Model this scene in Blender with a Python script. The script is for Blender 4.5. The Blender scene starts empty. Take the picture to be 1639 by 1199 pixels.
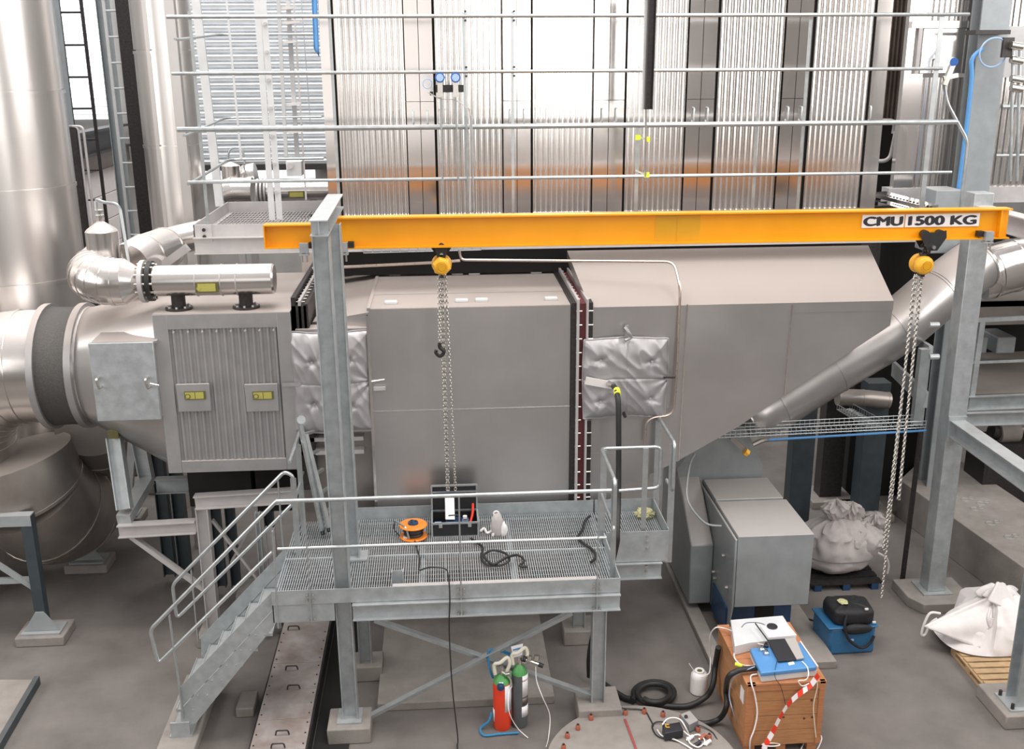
import bpy, math, random
from mathutils import Vector, Matrix, noise
random.seed(7)
C = bpy.context.scene.collection
V = Vector
# ------------------------------------------------------------ camera
FPX, PITCH, YAW, ROLL = 1671.2, math.radians(16.68), math.radians(3.85), math.radians(-0.349)
CAM = V((0, 0, 7.0))
_F = V((math.sin(YAW)*math.cos(PITCH), math.cos(YAW)*math.cos(PITCH), -math.sin(PITCH)))
_R = V((math.cos(YAW), -math.sin(YAW), 0)); _U = _R.cross(_F)
_R, _U = _R*math.cos(ROLL)+_U*math.sin(ROLL), _U*math.cos(ROLL)-_R*math.sin(ROLL)
cd = bpy.data.cameras.new('camera'); cam = bpy.data.objects.new('camera', cd); C.objects.link(cam)
m = Matrix((_R, _U, -_F)).transposed().to_4x4(); m.translation = CAM; cam.matrix_world = m
cd.sensor_fit = 'HORIZONTAL'; cd.sensor_width = 36; cd.lens = FPX/1639*36; cd.clip_end = 200
bpy.context.scene.camera = cam
# ------------------------------------------------------------ world, lights, exposure
vs = bpy.context.scene.view_settings
vs.view_transform = 'Standard'; vs.look = 'None'; vs.gamma = 1; vs.use_curve_mapping = False; vs.exposure = 0.0
w = bpy.data.worlds.new('daylight'); bpy.context.scene.world = w; w.use_nodes = True
w.node_tree.nodes['Background'].inputs[0].default_value = (1.0, .97, .96, 1)
w.node_tree.nodes['Background'].inputs[1].default_value = .62
def area(name, loc, target, sx, sy, power, col=(1, .97, .94)):
    l = bpy.data.lights.new(name, 'AREA'); l.shape = 'RECTANGLE'; l.size = sx; l.size_y = sy; l.energy = power; l.color = col
    o = bpy.data.objects.new(name, l); C.objects.link(o); o.location = loc
    o.rotation_euler = (V(target)-V(loc)).to_track_quat('-Z', 'Y').to_euler(); return o
area('window_light_rear', (4.3, -10.8, 8.7), (4.3, 0, 8.7), 4.2, 6.4, 520)
area('window_light_rear_left', (-4.2, -10.8, 8.2), (-4.2, 0, 8.2), 9.5, 8.0, 250)
area('fill_light_left', (-12.7, 4, 8.5), (0, 4, 8.5), 15, 6.5, 1250)  # added lamp, gives bright streaks on the tanks and ribbed panels
area('window_light_right', (12.6, 6, 9.5), (0, 6, 9.0), 15, 5.5, 1250)
area('skylight', (-3, 13, 19), (-3, 14, 0), 7, 16, 2900)
area('skylight_rear', (6, 3, 19), (4, 9, 0), 5, 14, 1700)
area('fill_light_back', (-3.0, 21, 15), (-3, 24.5, 6), 9, 3, 900, (.93, .97, 1))  # added lamp that brightens the back wall cladding

def at(px, py, x=None, y=None, z=None):
    d = _F + _R*((px-819.5)/FPX) - _U*((py-599.5)/FPX)
    s = (z-7.0)/d.z if z is not None else (y/d.y if y is not None else x/d.x)
    return CAM + d*s
# ------------------------------------------------------------ materials
def mat(name, col, metal=0., rough=.5, var=.12, scale=3., bump=0., bscale=60., col2=None, stretch=(1, 1, 1), emit=0, dust=0, spec=.5, detail=6, rvar=.1, dcol=(.52, .46, .43)):
    m = bpy.data.materials.new(name); m.use_nodes = True; n = m.node_tree.nodes; L = m.node_tree.links
    b = n['Principled BSDF']; b.inputs['Metallic'].default_value = metal; b.inputs['Roughness'].default_value = rough
    b.inputs['Specular IOR Level'].default_value = spec
    geo = n.new('ShaderNodeNewGeometry'); mp = n.new('ShaderNodeMapping'); mp.inputs['Scale'].default_value = stretch
    L.new(geo.outputs['Position'], mp.inputs['Vector'])
    tx = n.new('ShaderNodeTexNoise'); tx.inputs['Scale'].default_value = scale; tx.inputs['Detail'].default_value = detail; tx.inputs['Roughness'].default_value = .6
    L.new(mp.outputs[0], tx.inputs['Vector'])
    rp = n.new('ShaderNodeValToRGB'); rp.color_ramp.elements[0].position = .3; rp.color_ramp.elements[1].position = .7
    c2 = col2 or tuple(min(1, c*(1+var)) for c in col); c1 = col if col2 else tuple(c*(1-var) for c in col)
    rp.color_ramp.elements[0].color = (*c1, 1); rp.color_ramp.elements[1].color = (*c2, 1)
    L.new(tx.outputs['Fac'], rp.inputs['Fac']); out = rp.outputs[0]
    mr = n.new('ShaderNodeMapRange'); mr.inputs['To Min'].default_value = max(.02, rough-rvar); mr.inputs['To Max'].default_value = min(1, rough+rvar)
    L.new(tx.outputs['Fac'], mr.inputs['Value']); rout = mr.outputs[0]
    if dust:                                             # settled dust on upward faces
        sp = n.new('ShaderNodeSeparateXYZ'); L.new(geo.outputs['Normal'], sp.inputs[0])
        d = n.new('ShaderNodeMapRange'); d.inputs['From Min'].default_value = .25; d.inputs['From Max'].default_value = .85; d.inputs['To Max'].default_value = dust
        L.new(sp.outputs['Z'], d.inputs['Value'])
        mx = n.new('ShaderNodeMix'); mx.data_type = 'RGBA'; L.new(d.outputs[0], mx.inputs['Factor']); L.new(out, mx.inputs['A']); mx.inputs['B'].default_value = (*dcol, 1)
        out = mx.outputs['Result']
        mm = n.new('ShaderNodeMath'); mm.operation = 'MULTIPLY_ADD'; L.new(d.outputs[0], mm.inputs[0]); mm.inputs[1].default_value = -metal; mm.inputs[2].default_value = metal
        L.new(mm.outputs[0], b.inputs['Metallic'])
        m2 = n.new('ShaderNodeMath'); m2.operation = 'MAXIMUM'; L.new(d.outputs[0], m2.inputs[0]); L.new(rout, m2.inputs[1]); rout = m2.outputs[0]
    L.new(out, b.inputs['Base Color']); L.new(rout, b.inputs['Roughness'])
    if bump:
        t2 = n.new('ShaderNodeTexNoise'); t2.inputs['Scale'].default_value = bscale; t2.inputs['Detail'].default_value = 4 if bscale > 10 else 1; L.new(mp.outputs[0], t2.inputs['Vector'])
        bp = n.new('ShaderNodeBump'); bp.inputs['Strength'].default_value = bump; bp.inputs['Distance'].default_value = .02
        L.new(t2.outputs['Fac'], bp.inputs['Height']); L.new(bp.outputs[0], b.inputs['Normal'])
    if emit:
        b.inputs['Emission Color'].default_value = (*col, 1); b.inputs['Emission Strength'].default_value = emit
    return m
M = dict(
 floor=mat('dusty_concrete_floor', (.115, .102, .094), 0, .78, .25, 1.1, .15, 40, col2=(.20, .18, .168), detail=9),
 conc=mat('cast_concrete', (.27, .245, .225), 0, .85, .15, 4, .2, 50),
 galv=mat('galvanized_steel', (.435, .465, .48), .55, .45, .14, 9, .05, 90, dust=.25, dcol=(.5, .48, .46)),
 rail=mat('galvanized_tube', (.50, .53, .54), .8, .34, .1, 12, dust=0),
 paintg=mat('grey_primer_paint', (.31, .335, .35), .1, .5, .1, 5, dust=.35, dcol=(.42, .39, .37)),
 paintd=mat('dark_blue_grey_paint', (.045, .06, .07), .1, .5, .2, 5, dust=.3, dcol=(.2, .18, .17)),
 lgrey=mat('light_grey_paint', (.62, .63, .64), .1, .45, .06, 5),
 walk=mat('walkway_grey_steel', (.52, .50, .50), .3, .5, .08, 5, dust=.3),
 duct=mat('aluminium_cladding', (.52, .505, .50), .85, .33, .06, 1.2, .05, .9, dust=.85, rvar=.06, dcol=(.40, .345, .315)),
 duct2=mat('grey_aluminium_cladding', (.38, .375, .38), .55, .42, .1, 3, .04, 6, dust=.8, rvar=.04, dcol=(.43, .37, .34)),
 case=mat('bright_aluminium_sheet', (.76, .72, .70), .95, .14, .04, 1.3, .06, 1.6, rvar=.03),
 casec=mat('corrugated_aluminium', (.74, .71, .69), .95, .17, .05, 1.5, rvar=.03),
 shiny=mat('polished_aluminium_jacket', (.70, .67, .65), .95, .2, .06, 2, .03, 3, dust=.45, dcol=(.62, .55, .52), rvar=.05),
 tank=mat('tank_aluminium_jacket', (.86, .83, .81), .95, .3, .04, 1, .03, 1.2, rvar=.03, stretch=(1, 1, .25)),
 dull=mat('dull_aluminium_jacket', (.34, .31, .29), .8, .38, .15, 2, .05, 5, dust=.5, dcol=(.34, .29, .26)),
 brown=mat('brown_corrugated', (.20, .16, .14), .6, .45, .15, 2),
 yellow=mat('crane_yellow_paint', (.84, .345, .004), 0, .35, .04, 3),
 yellow2=mat('darker_yellow_touch_up', (.66, .33, .008), 0, .4, .04, 3),
 hoist=mat('hoist_yellow', (.88, .45, .03), 0, .35, .06, 20),
 black=mat('black_rubber', (.016, .015, .015), 0, .5, .2, 20),
 bellow=mat('black_woven_bellows', (.075, .07, .065), .1, .5, .3, 60, .4, 160),
 grate=mat('grating_steel', (.56, .59, .61), .5, .45, .1, 12),
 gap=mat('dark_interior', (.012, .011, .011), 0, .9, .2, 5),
 chain=mat('chain_steel', (.55, .53, .50), .9, .3, .1, 60),
 dark=mat('dark_steel', (.05, .045, .045), .5, .45, .3, 30),
 red=mat('dark_red_fabric', (.13, .03, .035), 0, .7, .2, 20),
 blanket=mat('silver_insulation_cloth', (.40, .39, .40), .5, .42, .06, 8, .12, 300),
 white=mat('white_plastic', (.82, .78, .77), 0, .35, .03, 20),
 paper=mat('white_paper', (.82, .80, .82), 0, .6, .03, 20),
 ink=mat('black_print', (.02, .02, .025), 0, .5, .05, 20),
 orange=mat('orange_plastic', (.85, .24, .02), 0, .35, .05, 20),
 bolt=mat('orange_bolt_cap', (.36, .10, .06), 0, .5, .2, 60),
 blue=mat('blue_plastic', (.03, .14, .29), 0, .4, .08, 20),
 blue2=mat('analyzer_blue', (.085, .25, .52), 0, .4, .04, 20),
 bluedk=mat('dark_blue_paint', (.018, .055, .13), 0, .4, .1, 20),
 bluecloth=mat('blue_strap_cloth', (.04, .22, .42), 0, .8, .1, 30),
 bluepipe=mat('blue_hose', (.10, .30, .62), 0, .4, .05, 20),
 bag=mat('black_bag_cloth', (.012, .012, .014), 0, .6, .2, 40, .3, 100),
 sack=mat('white_woven_sack', (.74, .70, .69), 0, .75, .05, 8, .12, 150),
 sackd=mat('dusty_woven_sack', (.50, .46, .45), 0, .8, .1, 8, .12, 150),
 wood=mat('crate_wood', (.36, .14, .055), 0, .6, .2, 5, .08, 40, col2=(.50, .22, .10), stretch=(1, 1, 9), detail=8),
 woodh=mat('crate_board_wood', (.36, .16, .065), 0, .6, .2, 5, .08, 40, col2=(.50, .25, .11), stretch=(1, 1, 9), detail=8),
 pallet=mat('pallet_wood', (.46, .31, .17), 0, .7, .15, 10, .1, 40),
 cylred=mat('cylinder_red', (.80, .06, .02), 0, .35, .03, 10),
 cylgrey=mat('cylinder_dark_grey', (.10, .105, .11), 0, .4, .05, 10),
 green=mat('cylinder_green', (.09, .33, .10), 0, .4, .1, 10),
 cream=mat('cream_plastic', (.75, .72, .60), 0, .4, .03, 10),
 brass=mat('chrome_fitting', (.65, .62, .58), .95, .2, .05, 60),
 tag=mat('yellow_rating_label', (.42, .39, .09), 0, .5, .05, 60),
 tagd=mat('label_dark_print', (.12, .11, .04), 0, .5, .05, 60),
 neon=mat('neon_yellow_tape', (.75, .85, .06), 0, .5, .04, 60),
 redtape=mat('red_barrier_tape', (.75, .04, .02), 0, .4, .03, 60),
 foam=mat('yellow_foam', (.50, .48, .26), 0, .9, .2, 40, .4, 60),
 screen=mat('transmitter_blue', (.03, .12, .40), 0, .3, .1, 60),
 lcd=mat('pale_blue_dial', (.35, .50, .75), 0, .3, .1, 60),
 copper=mat('thin_pipe', (.55, .47, .42), .9, .3, .1, 40),
 sandwich=mat('white_sandwich_panel', (.78, .72, .70), .1, .5, .04, 5),
 backw=mat('grey_louvre_cladding', (.80, .82, .84), .2, .35, .06, 5),
 glass=mat('backlit_window_sheet', (.93, .96, 1.0), 0, .4, .01, 5, emit=1.15),
 lamp=mat('bright_window_strip', (1, .98, .96), 0, .4, .01, 5, emit=1.3),
 wallg=mat('hall_wall_grey', (.30, .29, .28), .1, .6, .1, 2),
 redmark=mat('red_floor_mark', (.30, .07, .06), 0, .8, .2, 20),
 coverpl=mat('dusty_cover_plate', (.25, .20, .18), .25, .6, .2, 3.2, .05, 30, col2=(.42, .385, .375), detail=3),
 paintb=mat('pale_blue_grey_paint', (.30, .325, .335), .25, .42, .1, 4, dust=.75, dcol=(.42, .38, .355)),
 knot=mat('wood_knot', (.13, .045, .02), 0, .7, .2, 30),
)
# ------------------------------------------------------------ mesh helpers
class MB:
    def __init__(s): s.v = []; s.f = []; s.sm = []
    def add(s, vs, fs, sm=False):
        b = len(s.v); s.v += [V(v) for v in vs]
        for f in fs: s.f.append([b+i for i in f]); s.sm.append(sm)
        return s
    def obb(s, c, ax, ay, az):
        c, ax, ay, az = V(c), V(ax), V(ay), V(az)
        if ax.cross(ay).dot(az) < 0: ax = -ax
        vs = [c+ax*i+ay*j+az*k for k in (-1, 1) for j in (-1, 1) for i in (-1, 1)]
        return s.add(vs, [(0, 2, 3, 1), (4, 5, 7, 6), (0, 1, 5, 4), (2, 6, 7, 3), (0, 4, 6, 2), (1, 3, 7, 5)])
    def box(s, x0, x1, y0, y1, z0, z1):
        return s.obb(((x0+x1)/2, (y0+y1)/2, (z0+z1)/2), (abs(x1-x0)/2, 0, 0), (0, abs(y1-y0)/2, 0), (0, 0, abs(z1-z0)/2))
    def bar(s, p0, p1, w, h, up=(0, 0, 1)):            # w across, h along up
        p0, p1 = V(p0), V(p1); d = (p1-p0); L = d.length; d.normalize()
        sd = d.cross(V(up)).normalized(); u = sd.cross(d).normalized()
        return s.obb((p0+p1)/2, d*L/2, sd*w/2, u*h/2)
    def ibeam(s, p0, p1, up, h, b, tw=.008, tf=.012):
        p0, p1 = V(p0), V(p1); d = (p1-p0); L = d.length; d.normalize()
        sd = d.cross(V(up)).normalized(); u = sd.cross(d).normalized(); c = (p0+p1)/2
        s.obb(c, d*L/2, sd*tw/2, u*(h/2-tf))
        for k in (-1, 1): s.obb(c+u*k*(h/2-tf/2), d*L/2, sd*b/2, u*tf/2)
        return s
    def channel(s, p0, p1, up, h, b, side=1, t=.01):
        p0, p1 = V(p0), V(p1); d = (p1-p0); L = d.length; d.normalize()
        sd = d.cross(V(up)).normalized()*side; u = V(up).normalized(); c = (p0+p1)/2
        s.obb(c+sd*t/2, d*L/2, sd*t/2, u*h/2)
        for k in (-1, 1): s.obb(c+sd*(b+t)/2+u*k*(h/2-t/2), d*L/2, sd*(b-t)/2, u*t/2)
        return s
    def cyl(s, p0, p1, r, n=16, r2=None, caps=True, sm=True):
        p0, p1 = V(p0), V(p1); d = (p1-p0).normalized(); a = d.orthogonal().normalized(); b = d.cross(a)
        r2 = r if r2 is None else r2; vs = []
        for p, q in ((p0, r), (p1, r2)):
            for i in range(n):
                t = 2*math.pi*i/n; vs.append(p+a*math.cos(t)*q+b*math.sin(t)*q)
        s.add(vs, [(i, (i+1) % n, n+(i+1) % n, n+i) for i in range(n)], sm)
        if caps: s.add(vs, [tuple(reversed(range(n))), tuple(range(n, 2*n))])
        return s
    def tube(s, pts, r, n=10, caps=True):
        pts = [V(p) for p in pts]; k = len(pts); rr = r if isinstance(r, (list, tuple)) else [r]*k
        T = [(pts[min(i+1, k-1)]-pts[max(i-1, 0)]).normalized() for i in range(k)]
        a = T[0].orthogonal().normalized(); vs = []
        for i in range(k):
            a = (a-T[i]*a.dot(T[i])).normalized(); b = T[i].cross(a)
            for j in range(n):
                t = 2*math.pi*j/n; vs.append(pts[i]+(a*math.cos(t)+b*math.sin(t))*rr[i])
        fs = [(i*n+j, i*n+(j+1) % n, (i+1)*n+(j+1) % n, (i+1)*n+j) for i in range(k-1) for j in range(n)]
        s.add(vs, fs, True)
        if caps: s.add(vs, [tuple(reversed(range(n))), tuple(range((k-1)*n, k*n))])
        return s
    def prism(s, pts, off):
        pts = [V(p) for p in pts]; off = V(off); n = len(pts)
        nrm = V((0, 0, 0))
        for i in range(n): nrm += pts[i].cross(pts[(i+1) % n])
        if nrm.dot(off) > 0: pts.reverse()
        vs = pts+[p+off for p in pts]
        return s.add(vs, [tuple(range(n)), tuple(reversed(range(n, 2*n)))]+[((i+1) % n, i, n+i, n+(i+1) % n) for i in range(n)])
    def grid(s, nu, nv, fn, sm=True, wrap=False):
        vs = [fn(i/nu, j/nv) for j in range(nv+1) for i in range(nu+1)]
        return s.add(vs, [(j*(nu+1)+i, j*(nu+1)+i+1, (j+1)*(nu+1)+i+1, (j+1)*(nu+1)+i) for j in range(nv) for i in range(nu)], sm)
    def lathe(s, base, axis, prof, n=24):
        base, d = V(base), V(axis).normalized(); a = d.orthogonal().normalized(); b = d.cross(a); k = len(prof); vs = []
        for r, h in prof:
            for i in range(n):
                t = 2*math.pi*i/n; vs.append(base+d*h+(a*math.cos(t)+b*math.sin(t))*max(r, .0005))
        s.add(vs, [(i*n+j, i*n+(j+1) % n, (i+1)*n+(j+1) % n, (i+1)*n+j) for i in range(k-1) for j in range(n)], True)
        s.add(vs, [tuple(reversed(range(n))), tuple(range((k-1)*n, k*n))]); return s
    def torus(s, c, axis, R_, r, n=24, k=8, ea=1):
        c, d = V(c), V(axis).normalized(); a = d.orthogonal().normalized(); b = d.cross(a)*ea; vs = []
        for i in range(n):
            t = 2*math.pi*i/n; e = a*math.cos(t)+b*math.sin(t)
            for j in range(k):
                q = 2*math.pi*j/k; vs.append(c+e*(R_+r*math.cos(q))+d*r*math.sin(q))
        return s.add(vs, [(i*k+j, ((i+1) % n)*k+j, ((i+1) % n)*k+(j+1) % k, i*k+(j+1) % k) for i in range(n) for j in range(k)], True)
def smooth(pts, n=6, closed=False):                       # Catmull-Rom
    pts = [V(p) for p in pts]; out = []; k = len(pts)
    for i in range(k-1):
        a, b, c, d = pts[max(i-1, 0)], pts[i], pts[i+1], pts[min(i+2, k-1)]
        for j in range(n):
            t = j/n; out.append(.5*((2*b)+(c-a)*t+(2*a-5*b+4*c-d)*t*t+(3*b-a-3*c+d)*t**3))
    return out+[pts[-1]]
def fillet(pts, r=.08, n=5):                              # rounded corners for bent rails
    pts = [V(p) for p in pts]; out = [pts[0]]
    for i in range(1, len(pts)-1):
        a, b, c = pts[i-1], pts[i], pts[i+1]; q = min(r, (a-b).length*.45, (c-b).length*.45)
        p0 = b+(a-b).normalized()*q; p1 = b+(c-b).normalized()*q
        for j in range(n+1):
            t = j/n; out.append(p0*(1-t)**2+b*2*t*(1-t)+p1*t*t)
    return out+[pts[-1]]
def build(name, mb, mt, parent=None, bev=0, kind=None, label=None):
    if not mb.v: return None
    if parent is not None:
        o0 = V(parent['_o'])
    else:
        xs = [v.x for v in mb.v]; ys = [v.y for v in mb.v]; o0 = V(((min(xs)+max(xs))/2, (min(ys)+max(ys))/2, min(v.z for v in mb.v)))
    me = bpy.data.meshes.new(name); me.from_pydata([v-o0 for v in mb.v], [], mb.f); me.materials.append(M[mt] if isinstance(mt, str) else mt)
    me.polygons.foreach_set('use_smooth', mb.sm); me.set_sharp_from_angle(angle=math.radians(38)); me.update()
    o = bpy.data.objects.new(name, me); C.objects.link(o)
    o['_o'] = tuple(o0)
    if parent is not None: o.parent = parent
    else: o.location = o0
    if bev:
        b = o.modifiers.new('bevel', 'BEVEL'); b.width = bev; b.segments = 2; b.limit_method = 'ANGLE'; b.angle_limit = math.radians(40)
    if kind: o['kind'] = kind
    if label: o['label'] = label
    return o
def T(name, label, cat, loc, group=None):
    o = bpy.data.objects.new(name, None); o.empty_display_size = .1; C.objects.link(o); o.location = V(loc); o['_o'] = tuple(loc)
    o['label'] = label; o['category'] = cat
    if group: o['group'] = group
    return o
def solo(name, mb, mt, label, cat, group=None, bev=0):
    o = build(name, mb, mt, None, bev); o['label'] = label; o['category'] = cat
    if group: o['group'] = group
    return o
def struct(name, mb, mt, bev=0):
    o = build(name, mb, mt, None, bev); o['kind'] = 'structure'; return o
def addbolts(parent, pts, ax, mt='dark', r=.012, l=.015, name='bolt'):
    for p in pts: build(name, MB().cyl(V(p)-V(ax)*l, V(p)+V(ax)*l, r, 6, sm=False), mt, parent)
def bolts(mb, pts, ax, r=.012, l=.015):
    for p in pts: mb.cyl(V(p)-V(ax)*l, V(p)+V(ax)*l, r, 6, sm=False)
    return mb
# ============================================================ SETTING
struct('floor', MB().box(-14, 14, -12, 26, -.2, 0), 'floor')
b = MB().box(-14, 14, 25.2, 25.5, 0, 13)
wall_back = struct('wall_back', b, 'wallg')
b = MB(); 
z = 4.72
k = 0
while z < 9.2:                                            # horizontal profiled cladding boards of the back wall
    p = MB()
    h = .152 if k % 5 else .17
    prof = [(0, 25.14), (.03, 25.04), (h*.6, 25.0), (h*.8, 25.1), (h, 25.14)]
    p.add([(-7.0+.0*0, y, z+q) for q, y in prof]+[(1.5, y, z+q) for q, y in prof], [(i, i+1, 6+i, 5+i)[::-1] for i in range(4)], False)
    build('cladding_board', p, 'backw', wall_back)
    z += h; k += 1
build('window_strip', MB().box(-5.6, -2.9, 24.95, 25.0, 4.42, 4.62), 'lamp', wall_back)
build('wall_girt', MB().box(-7, 1.5, 24.9, 25.1, 4.62, 4.75), 'dark', wall_back)
win = struct('window_1', MB().box(-8.95, -7.35, 25.02, 25.06, 5.8, 9.3), 'glass')
for i in range(19): build('window_glazing_bar', MB().box(-8.95, -7.35, 24.98, 25.02, 5.9+i*.175, 5.915+i*.175), 'lgrey', win)
# left hall wall of white sandwich panels with brown girder
lw = T('wall_left', 'x', 'x', (-7.2, 20, 0)); del lw['label']; del lw['category']; lw['kind'] = 'structure'
for i in range(9):
    for j in range(2): build('panel', MB().box(-7.3, -7.2, 17+j*4, 20.98+j*4, i*.54, i*.54+.525), 'sandwich', lw, .01)
build('girder', MB().ibeam((-7.2, 17, 5.45), (-7.2, 25, 5.45), (0, 0, 1), .5, .3, .02, .05), 'dark', lw)
build('girder_cover', MB().box(-7.32, -7.1, 17, 25, 4.88, 5.2), 'brown', lw)
struct('wall_far_left', MB().box(-13, -12.8, -12, 25, 0, 13), 'wallg')
struct('wall_right', MB().box(13, 13.2, -12, 25, 0, 13), 'wallg')
wf = struct('wall_front', MB().box(-13, 13, -11.3, -11.1, 0, 13), 'wallg')
# grey hall column left
def at_col(name, label, px0, py0, px1, y, zb, zt, b, mt, group=None):
    return None
t = T('hall_column', 'broad grey steel hall column behind the leftmost tall tank', 'column', (-5.75, 17.4, 0))
build('shaft', MB().ibeam((-5.98, 17.4, .2), (-5.98, 17.4, 9.5), (1, 0, 0), .34, .34, .02, .03), 'paintg', t)
build('base_plate', MB().box(-6.25, -5.7, 17.1, 17.7, .0, .2), 'paintg', t)
t = T('cable_riser', 'dark grey enclosed cable riser between left tank and white wall panels', 'riser', (-5.35, 17.2, 0))
p = at(108, 205, y=17)
build('cover', MB().box(-6.0, -5.62, 17.05, 17.2, 0, p.z), 'dark', t)
for dx in (-5.6, -5.52): build('conduit', MB().tube(fillet([(dx-.4, 17.1, p.z+.02), (dx, 17.1, p.z+.02), (dx, 17.1, 0)], .08), .02), 'walk', t)
def ladder(name, label, x, y, z0, z1, w, dx=(1, 0), group=None, mt='lgrey', rail=.05, sp=.3):
    t = T(name, label, 'ladder', (x, y, z0)); ux, uy = dx
    for k in (-1, 1):
        build('stile', MB().bar((x+k*w/2*ux, y+k*w/2*uy, z0), (x+k*w/2*ux, y+k*w/2*uy, z1), rail, rail*.7, (uy, -ux, 0)), mt, t)
    z = z0+.2
    while z < z1:
        build('rung', MB().tube([(x-w/2*ux, y-w/2*uy, z), (x+w/2*ux, y+w/2*uy, z)], .018, 6), mt, t); z += sp
    return t
ladder('wall_ladder', 'steel ladder in front of the backlit left window', -5.85, 18.2, 2.6, 9.6, .36, sp=.5, mt='dark')
p0 = at(188, 110, y=19); ladder('access_ladder', 'white ladder beside the dark gap left of the second tank', p0.x, 19, 2.2, 9.6, .22, sp=.42)
p0 = at(176, 110, y=19.2)
solo('steel_post', MB().ibeam((p0.x-.06, 19.4, 0), (p0.x-.06, 19.4, 9.6), (1, 0, 0), .2, .15), 'paintg', 'slim grey steel post just left of the white ladder', 'post')
solo('dark_gap_slab', MB().box(at(205, 200, y=18.6).x, at(262, 200, y=18.6).x, 18.6, 19.2, 0, 9.6), 'dark', 'dark upright slab standing in for the shaded gap behind the second tall tank', 'duct')  # dark slab paints the shade of the gap beside the slim tank
# ============================================================ TANKS
def tank(name, label, x, y, r, z1, h0, pitch):
    t = T(name, label, 'tank', (x, y, 0)); z = 0; zz = h0; k = 0
    while z < z1:
        e = min(zz, z1)
        build('jacket_ring', MB().lathe((x, y, 0), (0, 0, 1), [(r, z+.0), (r, e-.05), (r+.012, e-.06), (r+.012, e-.018), (r-.03, e-.018), (r-.03, e)], 48), 'tank', t)
        z = e; zz += pitch; k += 1
    return t
tank('tall_tank', 'wide shiny clad tank filling the left edge of the picture', -6.0, 15.2, .86, 9.5, 1.6, 1.27)
tank('tall_tank', 'slightly nearer shiny tank cut off by the left picture edge', -7.1, 13.6, .9, 9.5, 1.1, 1.27)
t = tank('slim_tank', 'slimmer bright clad stack behind the round pipe elbows', -4.02, 16.5, .43, 9.5, 1.8, 1.35)
build('seam_strip', MB().box(-4.17, -4.12, 16.07, 16.10, 0, 9.5), 'tank', t)
build('cover_profile', MB().box(-3.86, -3.72, 16.06, 16.2, 0, 9.5), 'tank', t)
# ============================================================ BOILER CASING
YW = 13.7
bc = T('boiler_casing', 'tall bright aluminium boiler casing with ribbed panels behind the railing', 'boiler', (2.2, YW, 4))
def wx(px, py=150): return at(px, py, y=YW).x
bays = [(540, 650, 694), (698, 805, 849), (853, 950, 999), (1003, 1099, 1143), (1148, 1251, 1292), (1298, 1390, 1390)]
def corr(x0, x1, z0, z1, y, n, dep=.028, horiz=False):
    mb = MB(); prof = []; p = (x1-x0)/n
    for i in range(n):
        xx = x0+i*p
        for f_, d in ((0, 0), (.27, 0), (.52, -1), (.76, -1)): prof.append((xx+f_*p, y+d*dep))
    prof.append((x1, y)); k = len(prof)
    mb.add([(a, q, z0) for a, q in prof]+[(a, q, z1) for a, q in prof], [(i, i+1, k+i+1, k+i) for i in range(k-1)], False)
    return mb
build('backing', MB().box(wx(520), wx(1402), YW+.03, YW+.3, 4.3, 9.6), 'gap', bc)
ZB, ZM = 5.02, 6.52
for i, (a, c, e) in enumerate(bays):
    x0, x1, x2 = wx(a), wx(c), wx(e)
    build('ribbed_panel', corr(x0, x1-.01, ZB+.08, 9.6, YW, 11, .0155), 'casec', bc)
    if x2 > x1+.05:
        xm = (x1+x2)/2
        for q0, q1 in ((x1, xm-.004), (xm+.004, x2)):
            build('flat_panel', MB().box(q0, q1, YW-.022, YW-.008, ZB+.06, ZM-.0), 'case', bc)
            build('flat_panel', MB().box(q0, q1, YW-.026, YW-.008, ZM+.006, 9.6), 'case', bc)
        for q in (xm-.09, xm+.09):
            z = 6.33
            build('handle', MB().tube(fillet([(q, YW-.02, z+.09), (q, YW-.08, z+.09), (q, YW-.08, z-.09), (q, YW-.02, z-.09)], .03), .011, 6), 'rail', bc)
    build('sill_strip', MB().box(x0-.02, max(x2, x1)+.01, YW-.03, YW+.02, ZB-.1, ZB+.08), 'case', bc)
x = wx(1396); build('corner_trim', MB().box(wx(1391), wx(1415), YW-.03, YW+.3, ZB-.1, 9.6), 'case', bc)
q = wx(1392); build('handle', MB().tube(fillet([(q, YW-.03, 6.42), (q, YW-.09, 6.42), (q, YW-.09, 6.24), (q, YW-.03, 6.24)], .03), .011, 6), 'rail', bc)
build('corner_trim', MB().box(wx(517), wx(536), YW-.03, YW+.3, 4.6, 9.6), 'case', bc)
# lower casing under the walkway
lc = T('lower_boiler_casing', 'ribbed lower casing with shade in its dark colour below the walkway behind the duct roof', 'casing', (1, 14.4, 3))
build('ribbed_sheet', corr(-1.55, 2.3, 3.2, 5.0, 14.35, 46, .02), 'brown', lc)  # shade under the walkway is put into the dark sheet colour
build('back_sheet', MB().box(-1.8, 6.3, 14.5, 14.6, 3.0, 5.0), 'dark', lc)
build('end_panel', MB().box(-1.9, -1.1, 14.2, 14.3, 3.6, 5.0), 'case', lc)
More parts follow.
